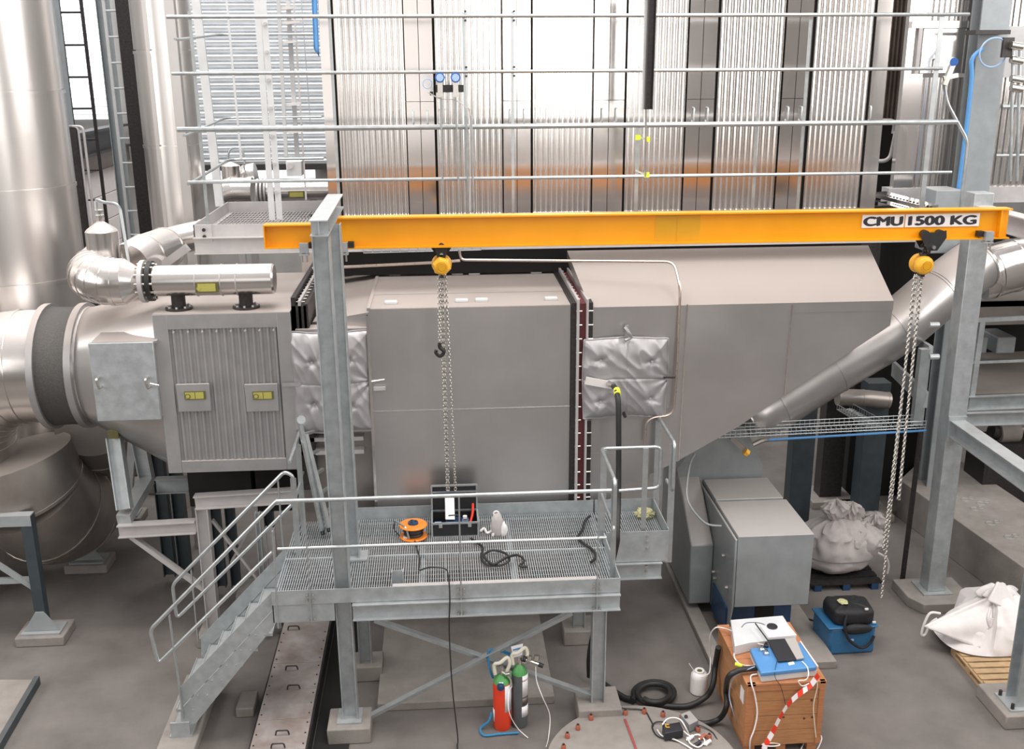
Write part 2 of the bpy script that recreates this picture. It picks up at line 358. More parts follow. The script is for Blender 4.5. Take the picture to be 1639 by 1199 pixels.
# right unit
ru = T('rear_right_casing', 'ribbed aluminium casing with hinged door behind the right railing', 'casing', (8, 15.6, 4))
Y2 = 15.0
X = lambda px: at(px, 100, y=Y2).x
build('ribbed_panel', corr(X(1478), X(1548), at(1500, 300, y=Y2).z, at(1500, 124, y=Y2).z, Y2, 8), 'casec', ru)
build('side_sheet', MB().box(X(1448), X(1478), Y2-.02, Y2+.1, at(1500, 300, y=Y2).z, 9.6), 'case', ru)
build('ribbed_panel', corr(X(1472), X(1560), at(1500, 36, y=Y2).z, 9.6, Y2, 10), 'casec', ru)
d = build('door', MB().box(X(1470), X(1552), Y2-.06, Y2+.02, at(1500, 118, y=Y2).z, at(1500, 45, y=Y2).z), 'case', ru, .01)
build('handle', MB().tube(fillet([(X(1493), Y2-.06, 7.0), (X(1493), Y2-.12, 7.0), (X(1493), Y2-.12, 6.8), (X(1493), Y2-.06, 6.8)], .03), .012, 6), 'rail', d)
build('hinge_post', MB().box(X(1462), X(1468), Y2-.08, Y2-.02, at(1500, 118, y=Y2).z, at(1500, 45, y=Y2).z), 'walk', ru)
build('door_lintel', MB().box(X(1450), X(1565), Y2-.08, Y2, at(1500, 45, y=Y2).z, at(1500, 34, y=Y2).z), 'case', ru)
build('ribbed_panel', corr(X(1600), X(1760), at(1600, 300, y=Y2).z, at(1600, 124, y=Y2).z, Y2+.05, 16), 'casec', ru)
build('ribbed_panel', corr(X(1600), X(1760), at(1600, 42, y=Y2).z, 9.6, Y2+.05, 16), 'casec', ru)
build('flat_band', MB().box(X(1560), X(1760), Y2, Y2+.06, at(1600, 124, y=Y2).z, at(1600, 42, y=Y2).z), 'duct2', ru)
build('base_band', MB().box(X(1440), X(1760), Y2-.05, Y2+.2, at(1500, 325, y=Y2).z, at(1500, 300, y=Y2).z), 'walk', ru)
build('handrail_bar', MB().tube([(X(1595), Y2-.3, at(1600, 171, y=Y2-.3).z), (X(1760), Y2-.3, at(1600, 171, y=Y2-.3).z)], .03), 'rail', ru)
build('handrail_bar', MB().tube([(X(1595), Y2-.3, at(1600, 249, y=Y2-.3).z), (X(1760), Y2-.3, at(1600, 249, y=Y2-.3).z)], .02), 'rail', ru)
rc = T('ribbed_recess_wall', 'brown ribbed wall in the dark recess right of the boiler casing', 'wall panel', (7, 16.2, 4))
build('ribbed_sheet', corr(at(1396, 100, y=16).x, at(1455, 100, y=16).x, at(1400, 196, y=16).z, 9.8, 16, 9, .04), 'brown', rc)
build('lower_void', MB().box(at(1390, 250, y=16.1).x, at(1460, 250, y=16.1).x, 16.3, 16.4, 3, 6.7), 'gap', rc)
build('pipe', MB().tube(fillet([at(1395, 193, y=15.6), at(1433, 193, y=15.6), at(1430, 214, y=15.6)], .15), .03), 'walk', rc)
build('pipe', MB().tube(fillet([at(1394, 258, y=15.4), at(1424, 258, y=15.4), at(1434, 210, y=15.4)], .2), .03), 'walk', rc)
build('pipe', MB().tube([at(1409, 200, y=15.5), at(1398, 320, y=15.5)], .03), 'walk', rc)
# horizontal shelf of perforated beam + blue grey boxes below
pb = T('perforated_tray', 'perforated steel cable tray stacked right of the boiler casing foot', 'cable tray', (7, 13.8, 4.6))
for k, (a, c) in enumerate([((1405, 310), (1490, 332)), ((1420, 325), (1480, 343))]):
    P0, P1 = at(*a, y=14.4), at(*c, y=13.6)
    build('tray_rail', MB().bar(P0, P1, .3, .05), 'case', pb)
    for j in range(16):
        q = P0.lerp(P1, (j+.5)/16)+V((0, -.16, 0)); build('slot_lip', MB().obb(q, (.012, 0, 0), (0, .01, 0), (0, 0, .02)), 'dark', pb)
solo('grey_equipment_box', MB().box(at(1497, 330, y=14).x, at(1540, 330, y=14).x, 14, 14.5, 4.4, at(1500, 305, y=14).z), 'paintg', 'grey steel box below the rear right casing beside the blue hose', 'box', bev=.01)
# right background column
hc = T('grey_service_column', 'wide grey column at upper right carrying the blue hose', 'column', (8.74, 16.08, 0))
pt = at(1560, 330, y=14.6); 
xl, xr = at(1545, 250, y=14.6).x, at(1590, 250, y=14.6).x
build('shaft', MB().ibeam(((xl+xr)/2, 14.75, 0), ((xl+xr)/2, 14.75, 9.6), (0, 1, 0), .3, xr-xl, .02, .03), 'paintg', hc)
build('end_plate', MB().box(at(1562, 50, y=14.3).x, at(1618, 50, y=14.3).x, 14.3, 14.6, at(1562, 55, y=14.3).z, at(1562, 48, y=14.3).z), 'dark', hc)
build('base_plate', MB().box(xl-.1, xr+.1, 14.5, 15, 0, .03), 'paintg', hc)
solo('blue_hose', MB().tube(smooth([at(1530, 333, y=14.3), at(1545, 220, y=14.3), at(1555, 130, y=14.3), at(1556, 95, y=14.3), at(1573, 78, y=14.3)]), .03), 'bluepipe', 'blue hose running up the left edge of the wide grey column', 'hose')
mb = MB().torus(at(1590, 84, y=14.25), (0, 1, .1), .19, .012, 28, 6)
solo('hose_coil', mb, 'lcd', 'pale blue thin hose coiled in a ring on the grey column', 'hose')
solo('impulse_pipe', MB().tube(fillet([at(1510, 130, y=14), at(1516, 165, y=14), at(1549, 226, y=14), at(1538, 333, y=14)], .1), .022), 'rail', 'thin white pipe bending down beside the blue hose', 'pipe')
t = T('pipe_manifold', 'vertical valve manifold of thin pipes at the upper right edge', 'manifold', at(1625, 100, y=14.2))
for a in (1622, 1633): build('pipe', MB().tube([at(a, 70, y=14.2), at(a-5, 290, y=14.2)], .022), 'rail', t)
for yy in (72, 95, 125, 140): build('valve', MB().cyl(at(1618, yy, y=14.15), at(1636, yy+3, y=14.15), .05, 10), 'brass', t)
build('mount', MB().box(at(1605, 80, y=14.2).x, at(1622, 80, y=14.2).x, 14.2, 14.25, at(1605, 92, y=14.2).z, at(1605, 60, y=14.2).z), 'dark', t)
# ============================================================ WALKWAY
YR, ZW = 12.8, 5.0
wk = T('boiler_walkway', 'light grey walkway deck with upstands along the boiler casing', 'walkway', (1.5, 13.3, ZW))
X0, X1 = -2.98, 6.3
build('front_upstand', MB().box(X0, X1, YR, YR+.012, ZW-.02, ZW+.14), 'walk', wk)
build('side_upstand', MB().box(X0, X0+.012, YR, 14.95, ZW-.02, ZW+.14), 'walk', wk)
build('rear_upstand', MB().box(X0, -1.55, 14.94, 14.952, ZW-.02, ZW+.14), 'walk', wk)
build('channel_beam', MB().channel((X0, YR, ZW-.11), (X1, YR, ZW-.11), (0, 0, 1), .2, .08, 1), 'walk', wk)
build('channel_beam', MB().channel((X0, YR, ZW-.11), (X0, 14.95, ZW-.11), (0, 0, 1), .2, .08, 1), 'walk', wk)
build('corner_plate', MB().box(X0+.02, X0+.22, YR-.02, YR, ZW-.07, ZW+.14), 'walk', wk)
addbolts(wk, [(X0+.13, YR-.025, ZW+.08), (X0+.13, YR-.025, ZW-.0)], (0, 1, 0), 'dark', .022)
g = MB()
xx = X0+.03
while xx < X1: g.box(xx, xx+.006, YR+.02, 13.62 if xx > -1.55 else 14.93, ZW-.03, ZW); xx += .045
for yy in (12.9, 13.1, 13.3, 13.5, 13.7, 13.9, 14.1, 14.3, 14.5, 14.7, 14.9): g.box(X0+.02, X1 if yy < 13.6 else -1.56, yy, yy+.008, ZW-.012, ZW-.002)
build('grating', g, 'walk', wk, kind='stuff')
build('bracket', MB().bar(at(300, 396, y=13.2), at(240, 440, y=13.2), .12, .1), 'walk', wk)
# railing
rl = T('walkway_railing', 'four-rail galvanized safety railing in front of the boiler casing', 'railing', (1.5, YR-.03, ZW))
yr = YR-.03
for z, r in ((7.51, .022), (6.89, .02), (6.26, .03), (5.65, .02)):
    build('rail', MB().tube([(-3.05 if z > 6 else -2.98, yr, z), (6.36 if z < 6.6 or z > 7.2 else 6.1, yr, z)], r, 8), 'rail', rl)
for a, c in ((7.42, .016), (6.34, .016), (5.78, .02)):
    build('side_rail', MB().tube(fillet([(-2.98, yr, a-.15), (-2.98, 13.0, a-.15), (-2.9, 14.9, a-.05), (-1.6, 14.9, a-.05)], .2), c, 8), 'rail', rl)
for (a, ta) in ((318, 18), (536, 0), (745, 20), (821, 18), (1213, 122), (1287, 31), (1491, 26)):
    x = at(a, 200, y=yr).x; zt = at(a, ta, y=yr).z
    pm = build('post', MB().bar((x, yr+.03, ZW-.1), (x, yr+.03, min(zt, 8.5)), .035 if a != 1491 else .06, .012, (0, 1, 0)), 'rail', rl)
    if 700 < a < 830: 
        addbolts(pm, [(x+.02, yr, zz) for zz in (7.56, 7.46, 6.94, 6.84)], (0, 1, 0), 'dark', .014, .02)
x = at(1019, 300, y=yr).x
build('post', MB().bar((x, yr+.03, ZW-.1), (x, yr+.03, 6.3), .045, .015, (0, 1, 0)), 'rail', rl)
x = at(1029, 300, y=yr).x
# thin ladder-like uprights behind rail on the left
t = T('bolted_ladder', 'pale flat-stile ladder seen edge on at the left railing', 'ladder', (-1.95, 13.6, ZW))
for a0, a1, wd in ((411, 436, .075), (421, 448, .075)):
    build('stile', MB().bar(at(a0, 0, y=13.5), at(a1, 352, y=13.5), wd, .02, (0, 1, 0)), 'lgrey', t)
for k in range(9):
    p = at(424+k*3.0, 38+k*45, y=13.46); build('bolt', MB().cyl(p, p+V((0, .06, 0)), .022, 8), 'walk', t)
for i, (a0, y0, a1, y1, wd, lab) in enumerate([(360, 0, 386, 255, .03, 'thin pale upright bar in front of left louvre wall'), (310, 0, 352, 330, .11, 'broad pale flat upright behind the left railing corner'), (444, 0, 458, 250, .05, 'pale upright channel left of the junction box conduits'), (459, 0, 476, 255, .06, 'pale upright channel ending at the grey junction box'), (468, 0, 490, 320, .025, 'thin white conduit passing right of the junction box'), (480, 0, 497, 200, .014, 'thinnest wire conduit beside the blue cloth strip')]):
    yy = 14.6+i*.15
    solo('upright_bar', MB().bar(at(a0, y0-30, y=yy), at(a1, y1, y=yy), wd, wd*.5, (0, 1, 0)), 'lgrey' if i != 4 else 'white', lab, 'upright')
jb = T('junction_box', 'light grey junction box at the foot of the pale conduits', 'electrical box', at(468, 285, y=14.5))
build('housing', MB().box(at(458, 270, y=14.4).x, at(483, 270, y=14.4).x, 14.4, 14.6, at(468, 282, y=14.4).z, at(468, 258, y=14.4).z), 'lgrey', jb, .01)
build('socket', MB().cyl(at(464, 266, y=14.4), at(464, 266, y=14.36), .04, 12), 'walk', jb)
for k, (a, c) in enumerate(((440, 12), (450, 35), (446, 66), (452, 166), (455, 210))):
    o = MB().prism([at(a, c, y=14.9), at(a+28, c-2, y=14.9), at(a+30, c+2, y=14.9), at(a+8, c+4, y=14.9)], (0, .12, 0))
    solo('conduit_bracket', o, 'white', ['topmost', 'second', 'third', 'fourth', 'lowest'][k]+' small white bracket on the pale left conduits', 'bracket', 'brackets on the left conduits')
bcl = MB(); 
bcl.grid(6, 12, lambda u, v: at(498+u*9+v*4, -15+v*(92+14*u), y=13.6)+V((0, .02*math.sin(u*9), 0)))
o = solo('blue_cloth_strip', bcl, 'bluepipe', 'bright blue cloth strip hanging at top left of the boiler casing', 'cloth')
sm = o.modifiers.new('thick', 'SOLIDIFY'); sm.thickness = .01
# duct lamp / hanging profile with thin chain
t = T('hanging_profile', 'long dark grey profile hanging from above in front of boiler casing', 'hanging bar', at(1036, 176, y=12.3))
build('profile', MB().channel(at(1044, -20, y=12.3), at(1037, 175, y=12.3), (1, 0, 0), .09, .06, 1), 'dark', t)
build('back_flange', MB().bar(at(1036, -20, y=12.34), at(1031, 175, y=12.34), .04, .05, (1, 0, 0)), 'lgrey', t)
t = T('pull_rod', 'thin rod with yellow tags below the hanging grey profile', 'rod', at(1033, 290, y=12.5))
build('rod', MB().tube([at(1034, 172, y=12.33), at(1033, 290, y=12.5)], .012, 6), 'rail', t)
for a, c in ((1020, 220), (1035, 223), (1034, 280)): build('yellow_tag', MB().box(*[q for q in (at(a-3, c, y=12.5).x, at(a+5, c, y=12.5).x)], 12.48, 12.52, at(a, c+4, y=12.5).z, at(a, c-4, y=12.5).z), 'neon', t)
build('strap', MB().bar(at(1020, 219, y=12.52), at(1036, 223, y=12.52), .04, .02), 'lgrey', t)
build('strap', MB().bar(at(1018, 273, y=12.52), at(1035, 281, y=12.52), .04, .02), 'lgrey', t)
# pressure transmitters
tr = T('pressure_transmitter_rack', 'rack of two blue pressure transmitters on the railing', 'gauge', at(712, 150, y=12.6))
build('rack_plate', MB().box(at(697, 140, y=12.65).x, at(742, 140, y=12.65).x, 12.65, 12.68, at(700, 148, y=12.65).z, at(700, 136, y=12.65).z), 'dark', tr)
for a in (704, 729):
    c = at(a, 124, y=12.5); h = build('transmitter_head', MB().cyl(c+V((0, .07, 0)), c-V((0, .07, 0)), .058, 16), 'screen', tr)
    build('dial', MB().cyl(c-V((0, .07, 0)), c-V((0, .078, 0)), .042, 16), 'lcd', h)
    build('valve_block', MB().box(c.x-.03, c.x+.03, 12.5, 12.6, c.z-.22, c.z-.05), 'brass', tr)
    build('impulse_pipe', MB().tube([(c.x, 12.55, c.z-.2), at(a+6, 340, y=12.6)], .012, 6), 'rail', tr)
build('hose_ring', MB().torus(at(684, 134, y=12.55), (0, 1, 0), .052, .006, 20, 5), 'lcd', tr)
build('railing_clamp', MB().box(c.x-.3, c.x-.26, 12.62, 12.79, c.z-.2, c.z-.16), 'dark', tr)
build('cable', MB().tube(smooth([at(684, 147, y=12.55), at(705, 158, y=12.55), at(728, 160, y=12.55), at(745, 172, y=12.55), at(752, 190, y=12.6), at(752, 338, y=12.6)]), .007, 5), 'walk', tr)
for a in (748, 756): build('conduit', MB().tube([at(a-2, 185, y=12.65), at(a+2, 340, y=12.65)], .014, 6), 'rail', tr)
tr = T('single_pressure_transmitter', 'single blue-faced pressure transmitter right of the casing door handle', 'gauge', at(1523, 125, y=13.2))
c = at(1527, 99, y=13.2); h = build('transmitter_head', MB().cyl(c+V((.03, .06, 0)), c-V((.03, .06, 0)), .05, 16), 'screen', tr)
build('valve_block', MB().bar(c+V((0, .03, -.03)), c+V((-.08, .03, -.28)), .06, .06), 'brass', tr)
build('valve_body', MB().bar(c+V((-.1, .03, -.2)), c+V((.08, .03, -.16)), .05, .05), 'brass', tr)
build('impulse_pipe', MB().tube([c+V((-.08, .03, -.28)), at(1513, 150, y=13.3), at(1510, 130+60, y=13.3)], .014, 6), 'rail', tr)
# ============================================================ MAIN DUCT
YF, ZT, YBK = 11.85, 4.27, 14.1
du = T('flue_gas_duct', 'large dusty aluminium-clad duct section behind the work platform', 'duct', (.3, 13, 1.0))
DX0, DX1 = -.86, 1.49
def breakpanel(x0, x1, z0, z1, y, h=.012):
    c = ((x0+x1)/2, y-h, (z0+z1)/2)
    m = MB(); m.add([(x0, y, z0), (x1, y, z0), (x1, y, z1), (x0, y, z1), c], [(0, 1, 4), (1, 2, 4), (2, 3, 4), (3, 0, 4)])
    m.add([(x0, y, z0), (x1, y, z0), (x1, y, z1), (x0, y, z1), (x0, y+.04, z0), (x1, y+.04, z0), (x1, y+.04, z1), (x0, y+.04, z1)], [(1, 0, 4, 5), (2, 1, 5, 6), (3, 2, 6, 7), (0, 3, 7, 4), (5, 4, 7, 6)])
    return m
build('core', MB().box(DX0+.01, DX1-.01, YF+.03, YBK, .9, ZT-.03), 'duct', du)
zs = at(700, 656, y=YF).z
build('front_panel', breakpanel(DX0, DX1, zs+.004, ZT, YF), 'duct', du)
build('front_panel', breakpanel(DX0, DX1, .9, zs-.004, YF), 'duct', du)
build('panel_seam', MB().box(DX0, DX1, YF-.006, YF+.01, zs-.004, zs+.004), 'case', du)
for k in range(3):
    y0 = YF+.01+k*.75; build('roof_panel', MB().box(DX0, DX1, y0, y0+.745, ZT-.03, ZT+.004*(1+k % 2)), 'duct', du)
build('roof_seam', MB().box(DX0-.02, DX0+.02, YF, YBK, ZT-.02, ZT+.015), 'duct', du)
for px, py in ((632, 438), (732, 437), (759, 437), (858, 435), (626, 484), (739, 481), (771, 480), (882, 478)):
    p = at(px, py, z=ZT+.02); build('roof_clip', MB().box(p.x-.075, p.x+.075, p.y-.05, p.y+.05, ZT, ZT+.04), 'lgrey', du, .01)
# left connecting throat and recess
build('throat', MB().box(-1.77, DX0, 12.1, YBK, 1.4, 4.0), 'dull', du)
build('throat_roof', MB().add([(-1.55, 12.2, 4.05), (DX0, 12.0, 4.2), (DX0, YBK, 4.27), (-1.4, YBK, 4.2), (-1.55, 12.2, 3.8), (DX0, 12.0, 3.8), (DX0, YBK, 3.8), (-1.4, YBK, 3.8)], [(0, 1, 2, 3), (0, 4, 5, 1), (3, 7, 4, 0), (1, 5, 6, 2), (2, 6, 7, 3)]), 'duct', du)
build('door_frame', MB().box(-1.72, -.87, 11.92, 12.15, 2.75, 4.03), 'duct', du)
build('edge_rail', MB().box(DX0-.03, DX0, YF-.02, YF+.02, 1.4, 4.2), 'case', du)
for z in (2.62, 2.45): build('stiffener', MB().box(-1.75, -1.0, 11.97, 12.1, z, z+.05), 'walk', du)
build('catch', MB().box(DX0+.02, DX0+.16, YF-.05, YF-.01, 3.3, 3.34), 'walk', du)
# blankets
def blanket(name, label, x0, x1, z0, z1, y, tufts, seams, wave):
    W, Hh = x1-x0, z1-z0
    def fn(u, v):
        e = min(u, 1-u)*W; g = min(v, 1-v)*Hh; d = .10*(1-math.exp(-min(e, g)*14))
        for (tu, tv) in tufts:
            q = math.hypot((u-tu)*W, (v-tv)*Hh); d -= .05*math.exp(-(q/.045)**2)
            a = math.atan2((v-tv)*Hh, (u-tu)*W); d += .006*math.sin(a*5+tu*9)*math.exp(-q*6)*min(1, q*20)
        if seams: d -= .008*math.exp(-((u-.5)*W/.012)**2)+.008*math.exp(-((v-.5)*Hh/.012)**2)
        d += .03*noise.noise(V((u*2.4+wave, v*2.4, 1)))+.034*(1-abs(noise.noise(V((u*5+v*4+wave, (v-u)*1.6, 3)))))**2-.02*math.exp(-((1-u)*W*3+abs(v-.5)*Hh*9))+.012*math.sin(math.atan2((v-.5)*Hh, (1.02-u)*W)*9)*math.exp(-math.hypot((1-u)*W, (v-.5)*Hh)*4)
        sk = .018*math.sin(v*5+wave)
        return V((x0+u*W+sk*(u-.5), y-max(d, 0), z0+v*Hh+.012*math.sin(u*6+wave)))
    t = T(name, label, 'insulation pad', ((x0+x1)/2, y, z0))
    build('quilted_pad', MB().grid(90, 90, fn), 'blanket', t)
    build('back_pad', MB().box(x0+.01, x1-.01, y-.002, y+.03, z0+.01, z1-.01), 'blanket', t)
    ed = [fn(i/20, 0)-V((0, .004, 0)) for i in range(21)]+[fn(1, i/20)-V((0, .004, 0)) for i in range(21)]+[fn(1-i/20, 1)-V((0, .004, 0)) for i in range(21)]+[fn(0, 1-i/20)-V((0, .004, 0)) for i in range(21)]
    build('piping', MB().tube(ed, .011, 6), 'blanket', t)
    for k, (tu, tv) in enumerate(tufts): 
        p = fn(tu, tv); build('button', MB().cyl(p, p-V((0, .012, 0)), .016, 10), 'walk', t)
    return t
q0, q1 = at(462, 532, y=11.9), at(598, 688, y=11.9)
t = blanket('insulation_blanket', 'quilted silver blanket partly hidden by the tall gantry column', q0.x, q1.x, q1.z, q0.z, 11.9, [(.27, .72), (.74, .73), (.27, .3), (.74, .27)], True, 2.)
build('strap', MB().box(q0.x-.1, q0.x+.18, 11.8, 11.81, 3.38, 3.42), 'blanket', t)
build('tie_pin', MB().tube([(q1.x, 11.84, 3.4), (q1.x+.16, 11.84, 3.42)], .012, 6), 'brass', t)
q0, q1 = at(935, 544, y=11.75), at(1066, 666, y=11.75)
t = blanket('insulation_blanket', 'quilted silver blanket with the black hose plugged into its centre', q0.x, q1.x, q1.z, q0.z, 11.8, [(.2, .74), (.8, .72), (.2, .22), (.8, .24)], True, 5.)
build('top_strap', MB().box((q0.x+q1.x)/2-.02, (q0.x+q1.x)/2+.02, 11.76, 11.78, q0.z-.02, q0.z+.16), 'blanket', t)
build('top_knot', MB().tube(smooth([at(1000, 524, y=11.74), at(1006, 532, y=11.7), at(1010, 540, y=11.72), at(1000, 545, y=11.7)]), .02, 6), 'blanket', t)
build('side_tie', MB().tube([at(1062, 604, y=11.72), at(1080, 604, y=11.74)], .014, 6), 'dark', t)
build('bottom_tie', MB().tube([at(998, 660, y=11.66), at(1001, 668, y=11.66)], .02, 6), 'dark', t)
build('strap', MB().bar(at(937, 609, y=11.68), at(980, 617, y=11.66), .02, .09), 'sack', t)
# sampling hose up to the blanket
hs = T('sample_hose', 'black sampling hose hanging down from the right silver blanket', 'hose', at(990, 890, y=10.9))
pts = [at(979, 615, y=11.62), at(985, 622, y=11.5), at(988, 632, y=11.35), at(990, 660, y=11.25), at(990, 780, y=11.1), at(988, 850, y=10.75), at(984, 885, y=10.7), (1.62, 10.62, .55), (1.60, 10.6, .1)]
build('hose', MB().tube(smooth(pts), .032, 10), 'black', hs)
build('plug', MB().tube([at(974, 614, y=11.66), at(982, 617, y=11.55)], .035, 10), 'brass', hs)
build('tape_ring', MB().tube([at(987, 624, y=11.45), at(988.5, 632, y=11.35)], .04, 10), 'neon', hs)
# expansion joint
ej = T('expansion_joint', 'dark red flexible joint between two bolted steel flanges', 'expansion joint', (1.6, 12.9, 1.0))
jx = [at(a, 600, y=YF).x for a in (913, 921, 925, 936, 941, 947)]
def hoop(x0, x1, y0, z1, dep):                        # front + top strips
    return MB().box(x0, x1, y0, y0+dep, 1.0, z1).box(x0, x1, y0+dep, YBK, z1-dep, z1)
build('flange', hoop(jx[0], jx[1], YF-.03, ZT+.03, .1), 'dark', ej)
build('flange', hoop(jx[1], jx[2], YF-.08, ZT+.08, .15), 'walk', ej)
build('fabric_bellows', hoop(jx[2], jx[3], YF-.02, ZT+.02, .1), 'red', ej)
build('flange', hoop(jx[3], jx[3]+.025, YF-.08, ZT+.08, .15), 'walk', ej)
build('flange', hoop(jx[4], jx[5], YF-.03, ZT+.03, .1), 'dark', ej)
for k in range(18):
    z = 1.35+k*.168
    for xx in (jx[2], jx[4]+.01): build('bolt', MB().cyl((xx-.035, YF-.05, z), (xx+.035, YF-.05, z), .009, 6, sm=False), 'chain', ej)
for k in range(13):
    y = YF+.1+k*.17
    for xx in (jx[2], jx[4]+.01): build('bolt', MB().cyl((xx-.03, y, ZT+.05), (xx+.03, y, ZT+.05), .009, 6, sm=False), 'walk', ej)
# right duct transition
rd = T('duct_transition', 'right tapering duct with folded face and sloping dusty roof', 'duct', (3.5, 13, 1.9))
RX0 = at(942, 600, y=YF).x; RX1 = at(1430, 487, y=YF).x
fz = 4.24
pA = [(RX0, YF, fz), at(1100, 487, y=YF), at(1086, 737, y=YF), at(995, 782, y=YF), (RX0, YF, 1.75)]
xm_t, xm_b = at(1100, 487, y=YF), at(1086, 737, y=YF)
poly1 = [V((RX0, YF, 1.2)), V((RX0, YF, fz)), V((xm_t.x, YF, fz)), V((xm_b.x, YF, xm_b.z)), V((at(1000, 777, y=YF).x, YF, at(1000, 777, y=YF).z)), V((at(960, 800, y=YF).x, YF, 1.7))]
br, b1 = at(1425, 521, y=YF), at(1182, 683, y=YF)
poly2 = [V((xm_b.x, YF, xm_b.z)), V((xm_t.x, YF, fz)), V((RX1, YF, fz)), br, b1]
def cbreak(poly, h):
    m = MB(); n = len(poly); c = sum(poly, V((0, 0, 0)))/n + V((0, -h, 0)); m.add(poly+[c], [(i, (i+1) % n, n)[::-1] for i in range(n)])
    return m
build('front_panel', MB().prism([p+V((0, -.012, 0)) for p in poly1], (0, .5, 0)), 'duct', rd)
xf0, xf1 = at(1268, 487, y=YF), at(1256, 632, y=YF)
pa = [poly2[0], poly2[1], V((xf0.x, YF, fz)), V((xf1.x, YF, xf1.z)), b1]; pb_ = [V((xf1.x, YF, xf1.z)), V((xf0.x, YF, fz)), V((RX1, YF, fz)), br]
for pp, h in ((pa, .05), (pb_, -.02)):
    build('folded_panel', cbreak(pp[::-1], h).prism([p+V((0, .03 if h > 0 else .06, 0)) for p in pp], (0, 1.2, 0)), 'duct', rd)
for a, c in (((1100, 487), (1086, 737)), ((1268, 487), (1256, 632))): build('standing_seam', MB().bar(at(*a, y=YF-.012), at(*c, y=YF-.012), .014, .02, (0, 1, 0)), 'case', rd)
zr = 4.24+.95*math.tan(math.radians(22)); yr2 = 13.1
xrb = at(1375, 395, y=yr2).x
# sloping roof with closed underside
rz = at(1375, 393, y=yr2).z
rv = [(RX0, YF, fz), (RX1, YF, fz), (xrb+.12, yr2, rz), (RX0-.12, yr2, rz)]
m_ = MB(); m_.prism([V(p) for p in rv], (0, 0, -.12)); build('roof_panel', m_, 'duct', rd)
build('end_panel', MB().prism([(RX1, YF+.01, fz), (xrb+.12, yr2, rz), (xrb+.0, yr2, 3.3), (br.x, YF+.01, br.z)], (-.05, 0, 0)), 'duct', rd)
# access cover
build('access_frame', MB().box(at(935, 544, y=11.85).x, at(1066, 544, y=11.85).x, 11.8, 11.87, at(990, 664, y=11.85).z, at(990, 546, y=11.85).z), 'duct', rd)
build('inspection_plate', MB().box(at(948, 724, y=YF).x, at(1040, 724, y=YF).x, YF-.015, YF, at(990, 770, y=YF).z, at(990, 724, y=YF).z), 'duct', rd)
# sampling pipes on the transition
mb = MB().tube(fillet([at(735, 400, y=12.6), at(738, 416, y=12.6), at(1079, 419, y=12.1), at(1089, 460, y=11.8), at(1083, 600, y=11.75), at(1078, 664, y=11.75), at(1045, 668, y=11.75), at(1034, 676, y=11.75), at(1032, 712, y=11.75)], .12), .017, 8)
solo('sampling_pipe', mb, 'copper', 'thin bent metal pipe looping around the right silver blanket', 'pipe')
solo('thin_pipe', MB().tube([at(500, 430, y=12.7), at(700, 420, y=12.7), at(737, 417, y=12.6)], .018, 8), 'copper', 'thin pipe crossing left of the first chain hoist above duct roof', 'pipe')
ct = T('wire_tray_above_duct', 'wire mesh cable tray below the yellow beam left half', 'cable tray', at(660, 405, y=12.7))
for dz in (0, .05, .1): build('long_wire', MB().tube([at(582, 405, y=12.7)+V((0, 0, dz)), at(770, 400, y=12.7)+V((0, 0, dz))], .006, 5), 'rail', ct)
a0, a1 = at(582, 405, y=12.7), at(770, 400, y=12.7)
for k in range(14): 
    p = a0.lerp(a1, k/13); build('cross_wire', MB().tube([p, p+V((0, 0, .11))], .005, 5), 'rail', ct)
build('bottom_wire', MB().tube([a0+V((0, .12, 0)), a1+V((0, .12, 0))], .006, 5), 'rail', ct)
# ============================================================ INTAKE BOX (louvre panel)
ib = T('inlet_filter_box', 'grey box housing with ribbed front panel and yellow labels', 'housing', (-2.54, 13, 2.3))
BX0, BX1 = at(243, 505, y=YF).x, at(464, 499, y=YF).x; BZ0, BZ1 = 2.32, 4.26
build('housing', MB().box(BX0+.01, BX1-.01, YF+.03, 14.2, BZ0+.02, BZ1-.02), 'duct2', ib)
ix0, ix1 = at(268, 520, y=YF).x, at(443, 520, y=YF).x; iz1, iz0 = at(300, 527, y=YF).z, at(300, 738, y=YF).z
for nm, bb in (('front_frame', (BX0, ix0, BZ0, BZ1)), ('front_frame', (ix1, BX1, BZ0, BZ1)), ('front_frame', (ix0, ix1, iz1, BZ1)), ('front_frame', (ix0, ix1, BZ0, iz0))):
    build(nm, MB().box(bb[0], bb[1], YF-.005, YF+.04, bb[2], bb[3]), 'duct2', ib, .004)
build('ribbed_front', corr(ix0, ix1, iz0, iz1, YF+.035, 15, .028), 'duct2', ib)
build('roof_sheet', MB().box(BX0, BX1, YF, 14.2, BZ1-.02, BZ1+.004), 'duct', ib)
for a in (310, 419):
    p = at(a, 637, y=YF-.03); f_ = build('label_plate', MB().box(p.x-.19, p.x+.19, YF-.03, YF, p.z-.17, p.z+.17), 'duct2', ib, .006)
    q = at(a+2, 633, y=YF-.04); build('rating_label', MB().box(q.x-.12, q.x+.12, YF-.045, YF-.03, q.z-.05, q.z+.05), 'tagd', f_)
    build('label_print', MB().box(q.x-.11, q.x+.10, YF-.048, YF-.045, q.z-.04, q.z+.04).cyl((q.x-.08, YF-.049, q.z-.005), (q.x-.08, YF-.056, q.z-.005), .022, 12), 'tag', f_)
    build('label_line', MB().box(q.x-.0, q.x+.006, YF-.05, YF-.047, q.z-.04, q.z+.04).torus((q.x-.08, YF-.054, q.z-.005), (0, 1, 0), .026, .005, 14, 5), 'tagd', f_)
addbolts(ib, [(ix0+.06+k*(ix1-ix0-.1)/7, YF+.0, iz1-.03) for k in range(8)], (0, 1, 0), 'walk', .012, name='screw')
